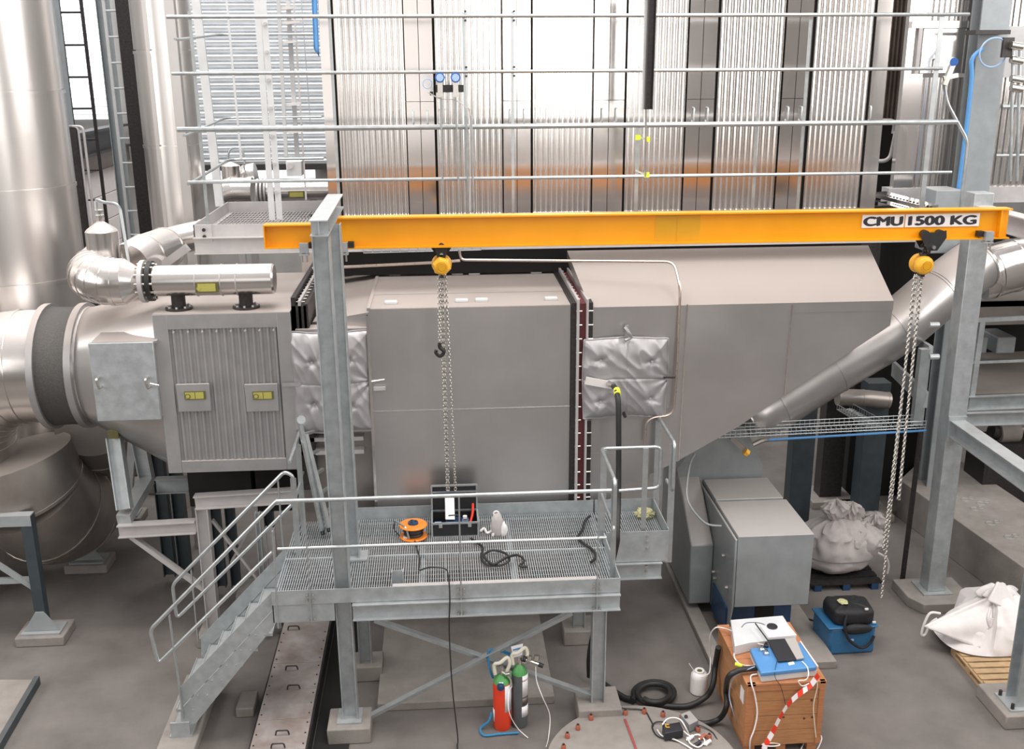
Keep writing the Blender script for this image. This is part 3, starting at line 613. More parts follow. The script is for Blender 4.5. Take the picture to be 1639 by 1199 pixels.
ff = T('filter_box_flange', 'dark bolted flange on the right side of the grey filter box', 'flange', (-1.7, 13, 2.3))
build('flange', MB().box(BX1+.0, BX1+.05, YF+.12, 14.2, 3.9, 4.40), 'dark', ff)
build('flange', MB().box(BX1+.08, BX1+.11, YF+.12, 14.2, 3.9, 4.36), 'walk', ff)
build('flange', MB().box(BX1+.14, BX1+.19, YF+.12, 14.2, 3.9, 4.32), 'dark', ff)
build('front_leg', MB().box(BX1+.0, BX1+.17, YF+.12, YF+.2, 2.0, 4.30), 'dark', ff)
for k in range(12): build('bolt', MB().cyl((BX1+.05, YF+.2+k*.17, 4.33), (BX1+.15, YF+.2+k*.17, 4.33), .009, 6, sm=False), 'dull', ff)
# square-to-round transition
YC, ZC, R0 = 13.0, 3.36, .73
TX = -4.42
tr_ = T('square_to_round_transition', 'folded aluminium transition from square filter box to round pipe', 'duct', (-3.8, 13, 2.3))
n = 32; m = MB(); sq = []; ci = []
for i in range(n):
    t_ = 2*math.pi*(i+.5)/n; cy, cz = math.cos(t_), math.sin(t_); k = 1/max(abs(cy), abs(cz))
    ci.append((TX, YC+cy*R0, ZC+cz*R0)); sq.append((BX0, YC+cy*k*1.12, 3.29+cz*k*.97))
m.add(ci+sq, [(i, (i+1) % n, n+(i+1) % n, n+i)[::-1] for i in range(n)], False); build('cone', m, 'duct', tr_)
build('collar', MB().lathe((TX-.02, YC, ZC), (1, 0, 0), [(R0-.01, -.06), (R0+.012, -.06), (R0+.012, .03), (R0-.01, .03)], 40), 'shiny', tr_)
dr = T('hatch_box', 'small flat grey hatch box with two toggle latches', 'access hatch', (-3.75, 11.9, 2.9))
H0, H1 = at(140, 550, y=11.75), at(258, 672, y=11.75)
build('box_body', MB().box(H0.x+.02, H1.x+.0, 11.8, 12.5, H1.z+.02, H0.z-.01), 'duct', dr)
dd = build('hatch_door', MB().box(H0.x, H1.x, 11.75, 11.8, H1.z, H0.z), 'lgrey', dr, .008)
dd.data.materials[0] = M['galv']
build('top_flashing', MB().prism([(H0.x+.02, 11.8, H0.z), (H1.x+.03, 11.8, H0.z), (H1.x+.03, 12.1, H0.z+.04), (H0.x+.05, 12.1, H0.z+.04)], (0, 0, -.03)), 'duct', dr)
for a in (158, 236):
    p = at(a, 612, y=11.72); la = build('latch', MB().tube(fillet([p+V((0, .03, .05)), p+V((-.01, -.04, .05)), p+V((.01, -.05, -.06)), p+V((.02, .03, -.06))], .02), .016, 8), 'brass', dr)
build('latch_pin', MB().tube([at(240, 614, y=11.7), at(254, 617, y=11.72)], .01, 6), 'brass', dr)
# bellows + elbows
bl = T('black_bellows', 'black woven flexible connector between two pale flange rings', 'flexible connector', (-4.65, YC, ZC-.8))
xr_, xl_ = TX-.06, -4.92
build('sleeve', MB().lathe((0, YC, ZC), (1, 0, 0), [(R0+.03, xl_), (R0+.015, xl_+.08), (R0+.01, (xl_+xr_)/2), (R0+.015, xr_-.08), (R0+.03, xr_)], 48), 'bellow', bl)
for xx in (xl_, xr_): build('clamp_ring', MB().lathe((xx, YC, ZC), (1, 0, 0), [(R0, -.04), (R0+.06, -.04), (R0+.06, .04), (R0, .04)], 48), 'duct2', bl)
def elbow(name, label, pts, r, mt, seg=6, ring=.012, cat='pipe', n=32):
    t = T(name, label, cat, pts[-1]); pts = smooth(pts, 4)
    for i in range(0, len(pts)-1, seg):
        pp = pts[i:i+seg+1]
        if len(pp) < 2: break
        T0 = MB().tube(pp, r, n, caps=True); build('jacket_segment', T0, mt, t)
        d = (pp[-1]-pp[-2]).normalized()
        build('seam_ring', MB().cyl(pp[-1]-d*.02, pp[-1]+d*.02, r+ring, n), mt, t)
    return t
ar = lambda cx, cz, R_, a0, a1, y=YC, k=6: [(cx+R_*math.cos(math.radians(a0+(a1-a0)*i/k)), y, cz+R_*math.sin(math.radians(a0+(a1-a0)*i/k))) for i in range(k+1)]
elbow('round_air_duct', 'big shiny elbow left of the black flexible connector', [(xl_-.04, YC, ZC)]+ar(xl_-.35, ZC-1.0, 1.0, 90, 180)+[(xl_-1.35, YC, 1.9)], R0-.02, 'shiny', 4)
elbow('round_air_duct', 'big dull pipe bend at the lower left edge below shiny elbow', [(-5.55, 12.9, 2.2), (-5.45, 12.95, 1.75), (-5.35, 13.3, 1.3), (-5.3, 13.7, 1.15), (-5.3, 14.1, 1.15)], .74, 'dull', 4)
elbow('round_air_duct', 'dark pipe bend behind the hatch box supports', [(-4.7, 13.6, 2.4), (-4.75, 14.0, 2.0), (-4.75, 14.6, 1.8), (-4.7, 15.0, 1.6), (-4.7, 15.3, 1.5)], .52, 'dull', 3)
# top silencer and insulated pipes
zS = 4.62
sl = T('pipe_silencer', 'horizontal shiny cylinder on two black feet atop the filter box', 'silencer', (-2.6, 12.2, 4.26))
sL, sR = at(246, 450, y=12.1), at(440, 452, y=12.1)
zc_ = sL.z; rS = .178
build('jacket', MB().lathe((0, 12.1, zc_), (1, 0, 0), [(rS-.02, sL.x), (rS, sL.x+.02), (rS, sR.x-.02), (rS-.02, sR.x)], 36), 'shiny', sl)
for xx in (sL.x+.5, sL.x+.78, sR.x-.42): build('band', MB().cyl((xx-.006, 12.1, zc_), (xx+.006, 12.1, zc_), rS+.008, 36), 'walk', sl)
q = at(331, 460, y=11.9); build('rating_label', MB().box(q.x-.13, q.x+.13, 11.89, 11.93, q.z-.06, q.z+.06), 'tagd', sl)
build('label_print', MB().box(q.x-.10, q.x+.10, 11.885, 11.89, q.z-.045, q.z+.045).cyl((q.x-.09, 11.886, q.z-.01), (q.x-.09, 11.878, q.z-.01), .022, 12), 'tag', sl)
for a in (286, 394):
    xx = at(a, 485, y=12.1).x
    ft = build('foot', MB().lathe((xx, 12.1, BZ1), (0, 0, 1), [(.155, 0), (.155, .03), (.08, .035), (.08, zc_-BZ1-.1), (.09, zc_-BZ1-.08)], 24), 'dark', sl)
    for k in range(8): build('foot_bolt', MB().cyl((xx+.125*math.cos(k*.785), 12.1+.125*math.sin(k*.785), BZ1), (xx+.125*math.cos(k*.785), 12.1+.125*math.sin(k*.785), BZ1+.05), .014, 6, sm=False), 'walk', ft)
for k, (xx, rr, mt) in enumerate([(sL.x-.02, .2, 'black'), (sL.x-.1, .215, 'walk')]):
    build('flange', MB().cyl((xx-.03, 12.1, zc_), (xx+.02, 12.1, zc_), rr+.03, 32), mt, sl)
for k in range(12): build('flange_bolt', MB().cyl((sL.x-.17, 12.1+.2*math.cos(k*.52), zc_+.2*math.sin(k*.52)), (sL.x+.03, 12.1+.2*math.cos(k*.52), zc_+.2*math.sin(k*.52)), .014, 6, sm=False), 'chain', sl)
e1 = elbow('insulated_pipe_elbow', 'shiny segmented elbow joined to the left end of the silencer', [(sL.x-.32, 12.1, zc_), (sL.x-.44, 12.1, zc_)]+[(sL.x-.44-.34*math.sin(math.radians(a_)), 12.1+.34*(1-math.cos(math.radians(a_))), zc_+.0006*a_) for a_ in (15, 30, 45, 60, 75, 90)]+[(sL.x-.78, 12.8, zc_+.08)], .27, 'shiny', 4, .008, n=36)
build('end_cone', MB().cyl((sL.x-.33, 12.1, zc_), (sL.x-.12, 12.1, zc_), .27, 32, .13), 'shiny', e1)
pc = at(166, 400, y=12.5)
pcn = T('expansion_vessel', 'conical capped shiny cylinder with thin bent tube above left elbow', 'pipe', (pc.x, 12.5, pc.z-.4))
build('jacket', MB().lathe((pc.x, 12.5, 0), (0, 0, 1), [(.185, pc.z-.3), (.185, pc.z+.22), (.16, pc.z+.25), (.03, pc.z+.34)], 32), 'shiny', pcn)
build('nozzle', MB().cyl((pc.x, 12.5, pc.z+.3), (pc.x, 12.5, pc.z+.46), .02, 10), 'brass', pcn)
for k in (.38, .44): build('nut', MB().cyl((pc.x, 12.5, pc.z+k), (pc.x, 12.5, pc.z+k+.03), .05, 8, sm=False), 'brass', pcn)
build('bent_tube', MB().tube(fillet([(pc.x-.03, 12.5, pc.z+.45), (pc.x-.02, 12.5, pc.z+.6), at(165, 324, y=12.45), at(191, 326, y=12.4), at(206, 420, y=12.3)], .12), .018, 8), 'rail', pcn)
elbow('insulated_pipe', 'short fat shiny pipe running back behind the conical cap', [at(206, 425, y=12.9), at(232, 410, y=13.3), at(262, 398, y=14.0)], .27, 'shiny', 4, .01)
ipq = elbow('insulated_pipe', 'sloping shiny pipe section left of the walkway corner', [at(225, 408, y=14.6), at(270, 388, y=14.7), at(325, 375, y=14.8)], .2, 'shiny', 4, .01)
rsp = elbow('rear_silencer_pipe', 'short fat ringed shiny pipe behind the left walkway corner', [at(358, 310, y=16.2), at(372, 306, y=16.2), at(402, 306, y=16.2)], .2, 'shiny', 4, .008)
t = T('rear_silencer', 'long shiny horizontal cylinder behind the pale left ladder', 'silencer', at(480, 310, y=16.2))
build('jacket', MB().cyl(at(428, 306, y=16.2), at(540, 304, y=16.2), .16, 28), 'shiny', t)
for a in (412, 418, 424): build('flange', MB().cyl(at(a, 306, y=16.2), at(a+3, 306, y=16.2), .19, 24), 'walk', t)
q = at(475, 311, y=16.02); build('rating_label', MB().box(q.x-.12, q.x+.12, 15.98, 16.02, q.z-.05, q.z+.05), 'tagd', t); build('label_print', MB().box(q.x-.1, q.x+.1, 15.975, 15.98, q.z-.035, q.z+.035), 'tag', t)
rpb = elbow('rear_pipe_bend', 'pale pipe bend rising behind the rear capped cylinder', [at(388, 300, y=16.8), at(396, 285, y=16.8), at(408, 282, y=16.8)], .2, 'shiny', 5, .006)
pc = at(370, 278, y=16.4)
build('stand', MB().box(at(400, 300, y=16.8).x-.05, at(400, 300, y=16.8).x+.05, 16.75, 16.85, 0, at(400, 296, y=16.8).z), 'walk', rpb)
build('stand', MB().box(at(380, 306, y=16.2).x-.05, at(380, 306, y=16.2).x+.05, 16.15, 16.25, 0, at(380, 316, y=16.2).z), 'walk', rsp)
build('stand', MB().box(at(500, 306, y=16.2).x-.05, at(500, 306, y=16.2).x+.05, 16.15, 16.25, 0, at(500, 312, y=16.2).z), 'walk', t)
t = T('rear_vessel', 'smaller capped cylinder with thin bent tube behind walkway railing', 'pipe', pc)
build('jacket', MB().lathe((pc.x, 16.4, 0), (0, 0, 1), [(.14, pc.z-.25), (.14, pc.z+.12), (.02, pc.z+.18)], 24), 'shiny', t)
build('bent_tube', MB().tube(fillet([(pc.x-.06, 16.4, pc.z+.1), at(367, 237, y=16.4), at(388, 236, y=16.4), at(392, 262, y=16.4)], .1), .016, 8), 'rail', t)
build('stand', MB().box(at(270, 388, y=14.7).x-.05, at(270, 388, y=14.7).x+.05, 14.65, 14.75, 0, at(270, 394, y=14.7).z), 'walk', ipq)
# ============================================================ GANTRY AND CRANE BEAM
def plinth(label, x0, x1, y0, y1, h):
    return solo('concrete_plinth', MB().box(x0, x1, y0, y1, 0, h), 'conc', label, 'plinth', 'concrete plinths', bev=.015)
gp = T('gantry_frame', 'galvanized gantry frame of two posts and top beam carrying yellow beam left end', 'frame', (-1.12, 9.9, .19))
GX = -1.13
build('front_post', MB().ibeam((GX+.02, 9.90, .21), (GX, 9.90, 5.43), (1, 0, 0), .165, .15, .008, .012), 'galv', gp)
build('base_plate', MB().box(GX-.12, GX+.14, 9.76, 10.04, .19, .21), 'galv', gp)
build('rear_post', MB().ibeam((GX+.05, 10.72, 1.72), (GX+.03, 10.72, 5.43), (1, 0, 0), .165, .15, .008, .012), 'galv', gp)
bp = build('rear_base_plate', MB().box(GX-.10, GX+.22, 10.6, 10.84, 1.695, 1.715), 'galv', gp)
build('top_beam', MB().ibeam((GX, 9.74, 5.53), (GX-.03, 11.78, 5.53), (0, 0, 1), .15, .17, .01, .012), 'galv', gp)
for yy in (9.83, 9.97): build('stiffener', MB().box(GX-.08, GX+.08, yy, yy+.01, 5.46, 5.6), 'galv', gp)
YB, BZb, BZt = 11.05, 5.125, 5.455
yb = T('crane_beam', 'long yellow runway beam marked with lifting capacity', 'crane beam', (2.5, YB, BZb))
bx1 = at(1612, 360, y=YB).x; sx0 = at(426, 380, y=YB).x
zz = lambda px, py: at(px, py, y=YB).z
B0, B1 = V((GX-.02, YB, 5.29)), V((bx1, YB, 5.275))
build('beam', MB().ibeam(B0, B1, (0, 0, 1), .33, .16, .012, .016), 'yellow', yb)
build('end_stub', MB().ibeam((sx0, YB, 5.265), (GX-.02, YB, 5.265), (0, 0, 1), .25, .16, .012, .014), 'yellow', yb)
build('end_cap', MB().box(sx0-.012, sx0, YB-.08, YB+.08, 5.14, 5.39), 'yellow', yb)
xj0, xj1, xj = at(1048, 365, y=YB).x, at(1120, 365, y=YB).x, at(1084, 365, y=YB).x
build('repainted_joint', MB().box(xj0, xj1, YB-.0085, YB-.006, 5.145, 5.42), 'yellow2', yb)
build('weld_seam', MB().box(xj-.006, xj+.006, YB-.012, YB-.006, 5.14, 5.425), 'yellow2', yb)
build('web_stiffener', MB().box(bx1-.12, bx1-.105, YB-.075, YB, 5.13, 5.42), 'yellow', yb)
def plate(name, text, pxa, pxb, parent):
    xa, xb = at(pxa, 353, y=YB).x, at(pxb, 353, y=YB).x; z0, z1 = at(1470, 363, y=YB).z, at(1470, 342.5, y=YB).z
    pl = build(name, MB().box(xa, xb, YB-.02, YB-.006, z0, z1), 'white', parent)
    cu = bpy.data.curves.new('t', 'FONT'); cu.body = text; cu.size = 1; cu.offset = .0; cu.extrude = .0
    to = bpy.data.objects.new('t', cu); C.objects.link(to); to['_o'] = (0, 0, 0); bpy.context.view_layer.update()
    me = bpy.data.meshes.new_from_object(to.evaluated_get(bpy.context.evaluated_depsgraph_get())); bpy.data.objects.remove(to)
    xs = [v.co.x for v in me.vertices]; ys = [v.co.y for v in me.vertices]; w_, h_ = max(xs)-min(xs), max(ys)-min(ys)
    W, Hh = (xb-xa)*.9, (z1-z0)*.68
    for v in me.vertices:
        v.co = V((xa+(xb-xa)*.05+(v.co.x-min(xs))/w_*W, YB-.0215, z0+(z1-z0)*.16+(v.co.y-min(ys))/h_*Hh))-V(parent['_o'])
    n0 = len(me.vertices); vv = [v.co.copy() for v in me.vertices]; ff = [list(p.vertices) for p in me.polygons]
    V2, F2 = [], []
    for j, (dx, dz) in enumerate(((0, 0), (.012, 0), (-.012, 0), (.006, .005), (-.006, -.005))):
        F2 += [[i+len(V2) for i in f] for f in ff]; V2 += [v+V((dx, -.0002*j, dz)) for v in vv]
    me = bpy.data.meshes.new('lettering'); me.from_pydata(V2, [], F2)
    me.materials.append(M['ink']); o = bpy.data.objects.new('lettering', me); C.objects.link(o); o.parent = pl; return pl
plate('name_plate', 'CMU', 1379, 1446, yb); plate('capacity_plate', '1500 KG', 1448, 1566, yb)
def clamp(px, blk):
    t = T('beam_clamp', '', 'clamp', at(px, 392, y=YB-.1)); x = at(px, 388, y=YB-.1).x
    build('clamp_block', MB().box(x-.045, x+.045, YB-.13, YB-.07, 5.10, 5.2), 'galv', t)
    build('end_stop', MB().box(x+.05*blk, x+.11*blk, YB-.09, YB-.02, 5.14, 5.2), 'black', t)
    for k in (-1, 1): build('bolt', MB().cyl((x+k*.025, YB-.11, 5.0), (x+k*.025, YB-.11, 5.12), .011, 6, sm=False), 'chain', t)
    build('lower_plate', MB().box(x-.05, x+.05, YB-.13, YB-.05, 5.07, 5.09), 'galv', t); return t
clamp(486, 1)['label'] = 'beam clamp bolted left of the gantry posts'
clamp(549, 1)['label'] = 'beam clamp bolted just right of the gantry posts'
t = clamp(1581, -1); t['label'] = 'beam clamp near the right end of the yellow beam'
# chains
def chain(p0, p1, n=None, w=.014, L=.042, r=.005):
    p0, p1 = V(p0), V(p1); d = p1-p0; k = max(2, int(d.length/(L*.78))); u = d.normalized(); mb = MB()
    a = u.cross(V((0, 1, 0))).normalized() if abs(u.y) < .9 else V((1, 0, 0)); b = u.cross(a)
    for i in range(k):
        c = p0+d*((i+.5)/k); s_ = a if i % 2 else b; nn = u.cross(s_); vs = []
        for q in range(8):
            t_ = 2*math.pi*q/8; e = u*math.cos(t_)*L*.5+s_*math.sin(t_)*w; en = e.normalized()
            for j in range(4): g = math.pi/2*j; vs.append(c+e+en*r*1.3*math.cos(g)+nn*r*1.3*math.sin(g))
        mb.add(vs, [(q*4+j, ((q+1) % 8)*4+j, ((q+1) % 8)*4+(j+1) % 4, q*4+(j+1) % 4) for q in range(8) for j in range(4)], True)
    return mb
def trolley(px, label, near=True):
    x = at(px, 385, y=YB).x; t = T('beam_trolley', label, 'trolley', (x, YB, 4.97))
    if not near: build('hanger_block', MB().prism([(x-.07, YB-.03, 5.11), (x-.04, YB-.03, 5.0), (x+.04, YB-.03, 5.0), (x+.07, YB-.03, 5.11)], (0, .06, 0)), 'black', t)
    for k in ((-1, 1) if near else (1,)):
        y = YB+k*.1
        build('side_plate', MB().prism([(x-.13, y, 5.22), (x-.14, y, 5.14), (x-.05, y, 5.0), (x+.05, y, 5.0), (x+.14, y, 5.14), (x+.13, y, 5.22), (x+.06, y, 5.2), (x-.06, y, 5.2)], (0, .012*k, 0)), 'black', t)
        for d in (-.085, .085): build('wheel', MB().cyl((x+d, YB+k*.02, 5.175), (x+d, YB+k*.085, 5.175), .045, 18), 'dark', t)
    build('axle', MB().cyl((x, YB-(.14 if near else .05), 5.04), (x, YB+.14, 5.04), .02, 12), 'chain', t)
    build('shackle', MB().torus((x, YB, 5.0), (1, 0, 0), .045, .012, 16, 6), 'dark', t); return x
x1 = trolley(706, 'small black trolley under the yellow beam holding left hoist', False); x2 = trolley(1487, 'black trolley under the capacity plate holding right hoist')
def hoist(x, label, z, flip):
    t = T('chain_hoist', label, 'hoist', (x, YB, z-.12))
    build('gear_cover', MB().lathe((x, YB-.04, z), (0, -1, 0), [(.06, -.08), (.10, -.03), (.105, .02), (.09, .05), (.05, .065), (.03, .07)], 6 if flip else 20), 'hoist', t, .008)
    build('hand_wheel_cover', MB().lathe((x, YB+.06, z), (0, 1, 0), [(.05, -.06), (.10, -.02), (.11, .03), (.09, .06)], 24), 'hoist', t)
    build('frame_plate', MB().box(x-.02, x+.02, YB-.05, YB+.06, z-.13, z+.12), 'dark', t)
    build('centre_disc', MB().cyl((x, YB-.11, z), (x, YB-.118, z), .04, 16).torus((x, YB-.118, z), (0, 1, 0), .055, .005, 18, 5), 'yellow2', t)
    hk = MB().tube(smooth([(x, YB, z+.1), (x, YB, z+.16), (x+.03, YB, z+.2), (x, YB, z+.235), (x-.03, YB, z+.2)]), .012, 8); build('top_hook', hk, 'dark', t)
    return t
hz = 4.92
h1 = hoist(x1+.0, 'left yellow chain hoist with black load hook', hz, True)
hk = at(704, 556, y=YB)
build('load_chain', chain((x1-.03, YB-.02, hz-.1), (hk.x, YB, hk.z+.05)), 'chain', h1, kind='stuff')
build('load_hook', MB().tube(smooth([(hk.x, YB, hk.z+.05), (hk.x, YB, hk.z), (hk.x+.045, YB, hk.z-.05), (hk.x, YB, hk.z-.1), (hk.x-.045, YB, hk.z-.06), (hk.x-.035, YB, hk.z-.03)]), .02, 8), 'black', h1)
for a, c, e, dx in ((707, 716, 0, -.02), (711, 718, .02, .0), (716, 729, .06, .02)):
    build('hand_chain', chain((x1+dx+e*.3, YB+.02, hz-.1), at(c, 785, y=YB+.03), w=.012), 'chain', h1, kind='stuff')
h2z = 4.83
h2 = hoist(x2-.05, 'right yellow chain hoist hanging near the big right column', h2z, False)
for s0, e in (((1464, 440), (1411, 957)), ((1467, 440), (1414, 880)), ((1476, 440), (1437, 805)), ((1474, 440), (1439, 800))):
    build('hand_chain', chain(at(*s0, y=YB), at(*e, y=YB)), 'chain', h2, kind='stuff')
build('load_hook', MB().cyl(at(1438, 800, y=YB), at(1437, 810, y=YB), .028, 10), 'black', h2)
# right portal
CX, CY = 6.5, 12.28
rp = T('right_gantry_frame', 'big grey right column frame with beams running towards the viewer', 'frame', (CX, CY, .12))
cw = .24
build('column', MB().bar((CX, CY, .16), (CX, CY, 5.46), cw, cw, (0, 1, 0)), 'galv', rp, .008)
build('base_plate', MB().box(CX-.2, CX+.2, CY-.2, CY+.2, .14, .16), 'galv', rp)
pe = at(1515, 672, y=12.1); z_m = 3.02
z_m = at(1520, 686, y=12.15).z
build('middle_beam', MB().ibeam((CX+.0, CY-.12, z_m), (CX+.0, 6.4, z_m), (0, 0, 1), .22, .2, .01, .014), 'galv', rp)
build('end_plate', MB().box(CX-.12, CX+.12, CY-.145, CY-.12, z_m-.16, z_m+.16), 'galv', rp)
ztp = at(1625, 368, y=11.0).z
build('top_beam', MB().ibeam((CX, CY+.1, ztp), (CX, 6.4, ztp), (0, 0, 1), .22, .2, .01, .014), 'walk', rp)
cb = at(1625, 1130, z=.17)
NX = 6.26
build('near_column', MB().ibeam((NX, 9.62, .19), (NX, 9.62, z_m-.11), (0, 1, 0), .22, .22, .01, .014), 'galv', rp)
build('near_base_plate', MB().box(NX-.2, NX+.2, 9.45, 9.8, .17, .19), 'galv', rp)
for q in ((-.16, -.13), (-.16, .13)): build('anchor_bolt', MB().cyl((NX+q[0], 9.62+q[1], .19), (NX+q[0], 9.62+q[1], .25), .02, 8, sm=False), 'dark', rp)
for yy in (520, 571): 
    p = at(1495, yy, y=CY-.05); build('side_bolt_plate', MB().cyl(p-V((.06, 0, 0)), p+V((.06, 0, 0)), .035, 8, sm=False), 'galv', rp)
solo('concrete_plinth', MB().prism([(CX-.3, CY-.42, 0), (CX+.32, CY-.42, 0), (CX+.42, CY-.25, 0), (CX+.42, CY+.3, 0), (CX-.42, CY+.3, 0), (CX-.42, CY-.2, 0)], (0, 0, .14)), 'conc', 'chamfered concrete plinth under the big right column', 'plinth', 'concrete plinths', .01)
plinth('concrete plinth at the right edge under the near column', NX-.28, NX+.35, 9.38, 10.02, .17)
# ============================================================ PLATFORM
ZD, PX0, PX1 = 1.69, -1.83, 1.78
pf = T('work_platform', 'raised galvanized work platform with grating deck in the centre', 'platform', (0, 10.8, .2))
def grating(x0, x1, y0, y1, z, parent, sp=.025):
    g = MB(); x = x0
    while x < x1: g.box(x, x+.007, y0, y1, z-.03, z); x += sp
    y = y0
    while y < y1: g.box(x0, x1, y, y+.003, z-.026, z-.02); y += .1
    return build('grating', g, 'grate', parent, kind='stuff')
grating(PX0, -.05, 9.78, 10.72, ZD, pf); grating(-.04, PX1, 9.78, 10.72, ZD, pf); grating(PX0, PX1, 10.75, 11.72, ZD, pf)
build('grating_seam_strip', MB().box(PX0, PX1, 10.72, 10.75, ZD-.03, ZD+.002), 'galv', pf)
grating(1.80, 2.5, 10.88, 11.70, ZD, pf)
build('front_toe_board', MB().box(PX0, PX1, 9.745, 9.755, ZD-.03, ZD+.13), 'galv', pf)
build('rear_toe_board', MB().box(-1.1, PX1, 11.735, 11.745, ZD-.05, ZD+.15), 'galv', pf)
build('right_toe_board', MB().box(PX1-.01, PX1, 9.75, 10.85, ZD-.03, ZD+.13), 'galv', pf)
build('side_rear_toe_board', MB().box(1.8, 2.53, 11.735, 11.745, ZD-.03, ZD+.15), 'galv', pf)
build('side_right_toe_board', MB().box(2.52, 2.53, 10.85, 11.74, ZD-.03, ZD+.15), 'galv', pf)
build('side_front_toe_board', MB().box(1.8, 2.53, 10.845, 10.855, ZD-.25, ZD+.13), 'galv', pf)
build('side_channel', MB().channel((1.85, 10.87, ZD-.36), (2.46, 10.87, ZD-.36), (0, 0, 1), .2, .07, 1), 'galv', pf)
build('side_channel', MB().channel((2.46, 10.87, ZD-.18), (2.46, 11.75, ZD-.18), (0, 0, 1), .2, .07, 1), 'galv', pf)
build('front_beam', MB().channel((GX+.12, 9.76, ZD-.13), (PX1, 9.76, ZD-.13), (0, 0, 1), .18, .07, 1), 'galv', pf)
build('front_beam', MB().box(PX0, GX-.07, 9.76, 9.775, ZD-.24, ZD-.03), 'galv', pf)
build('rear_beam', MB().channel((PX0, 11.72, ZD-.13), (2.5, 11.72, ZD-.13), (0, 0, 1), .18, .07, 1), 'galv', pf)
for x in (PX0+.02, -.3, .7, PX1-.03): build('cross_beam', MB().bar((x, 9.78, ZD-.12), (x, 11.7, ZD-.12), .07, .16), 'galv', pf)
build('left_end_plate', MB().box(PX0, PX0+.01, 9.76, 10.8, ZD-.25, ZD-.03), 'galv', pf)
LX = 1.60
for (x, y) in ((LX, 10.0), (LX, 11.6), (-1.02, 11.0)):
    build('leg', MB().ibeam((x, y, .2), (x, y, ZD-.22), (1, 0, 0), .15, .15, .008, .012), 'galv', pf)
br0 = at(585, 1150, y=9.98); br1 = at(905, 985, y=9.98)
build('brace', MB().bar(br0, at(915, 980, y=9.98), .012, .075, (0, 0, 1)).bar(br0+V((0, -.03, .035)), at(915, 980, y=9.98)+V((0, -.03, .035)), .07, .01, (0, 0, 1)), 'galv', pf)
build('brace', MB().bar(at(600, 992, y=10.02), at(945, 1112, y=10.02), .012, .075, (0, 0, 1)).bar(at(600, 992, y=10.02)+V((0, -.03, .035)), at(945, 1112, y=10.02)+V((0, -.03, .035)), .07, .01, (0, 0, 1)), 'galv', pf)
build('gusset', MB().box(-.92, -.72, 10.02, 10.03, ZD-.3, ZD-.2), 'galv', pf)
# posts, rails
yr = 9.735
rz = 2.82
build('top_rail', MB().tube(fillet([(PX0+.13, yr, rz), (1.66, yr, rz)]), .021, 10), 'rail', pf)
build('mid_rail', MB().tube([(PX0+.1, yr, 2.30), (1.62, yr, 2.30)], .015, 8), 'rail', pf)
for px in (490, 736, 957):
    x = at(px, 860, y=yr).x; p_ = build('rail_post', MB().bar((x, yr+.0, ZD-.22), (x, yr, rz), .012 if px != 736 else .016, .045, (0, 1, 0)), 'rail', pf)
    addbolts(p_, [(x+d, yr-.02, zz_) for zz_ in (ZD+.08, ZD+.02) for d in (-.03, .03)]+[(x+d, yr-.02, ZD-.2) for d in (-.03, .03)], (0, 1, 0), 'chain', .014)
xr0 = 1.74
build('right_top_rail', MB().tube(fillet([(xr0, 9.98, rz-.45), (xr0, 9.98, rz), (xr0, 10.93, rz), (2.42, 10.93, rz), (2.42, 10.93, 2.32), (1.95, 10.93, 2.30)], .07), .021, 10), 'rail', pf)
build('right_mid_rail', MB().tube(fillet([(xr0, 10.0, 2.1), (xr0, 10.0, 2.3), (xr0, 10.9, 2.3)], .07), .016, 8), 'rail', pf)
build('rail_post', MB().bar((xr0, 10.02, ZD-.35), (xr0, 10.02, rz), .06, .012, (0, 1, 0)), 'rail', pf)
build('rail_post', MB().bar((2.24, 10.9, ZD-.0), (2.24, 10.9, rz), .06, .012, (0, 1, 0)), 'rail', pf)
build('rail_post', MB().bar((1.76, 10.88, ZD-.25), (1.76, 10.88, rz), .07, .012, (0, 1, 0)), 'rail', pf)
build('side_top_rail', MB().tube(fillet([(2.56, 11.75, 2.88), (2.56, 10.86, 2.88), (2.56, 10.86, 2.3), (2.56, 11.2, 2.3)], .07), .021, 10), 'rail', pf)
build('rail_post', MB().bar((2.55, 10.9, ZD-.3), (2.55, 10.9, 2.86), .075, .012, (0, 1, 0)), 'rail', pf)
build('rail_post', MB().bar((2.55, 11.7, ZD-.3), (2.55, 11.7, 2.86), .075, .012, (0, 1, 0)), 'rail', pf)
addbolts(pf, [(2.28, 10.83, ZD+q) for q in (.08, 0, -.08, -.3, -.38)], (0, 1, 0), 'chain', .014, .02)
build('left_rail', MB().tube([(-1.74, 10.95, 2.76), (-1.72, 11.75, 2.84)], .021, 10), 'rail', pf)
build('left_mid_rail', MB().tube(fillet([(-1.71, 10.9, 2.22), (-1.71, 11.0, 2.3), (-1.71, 11.7, 2.34)], .05), .016, 8), 'rail', pf)
build('rail_post', MB().bar((-1.70, 11.4, ZD-.2), (-1.70, 11.4, 2.8), .06, .012, (0, 1, 0)), 'rail', pf)
plinth('concrete plinth under the front gantry post', GX-.22, GX+.24, 9.68, 10.08, .19)
plinth('concrete plinth under the front right platform leg', LX-.23, LX+.25, 9.8, 10.25, .2)
plinth('concrete plinth under the rear left platform leg', -1.2, -.82, 10.85, 11.2, .2)
plinth('low concrete plinth right of the rear left plinth', LX-.2, LX+.2, 11.45, 11.85, .2)
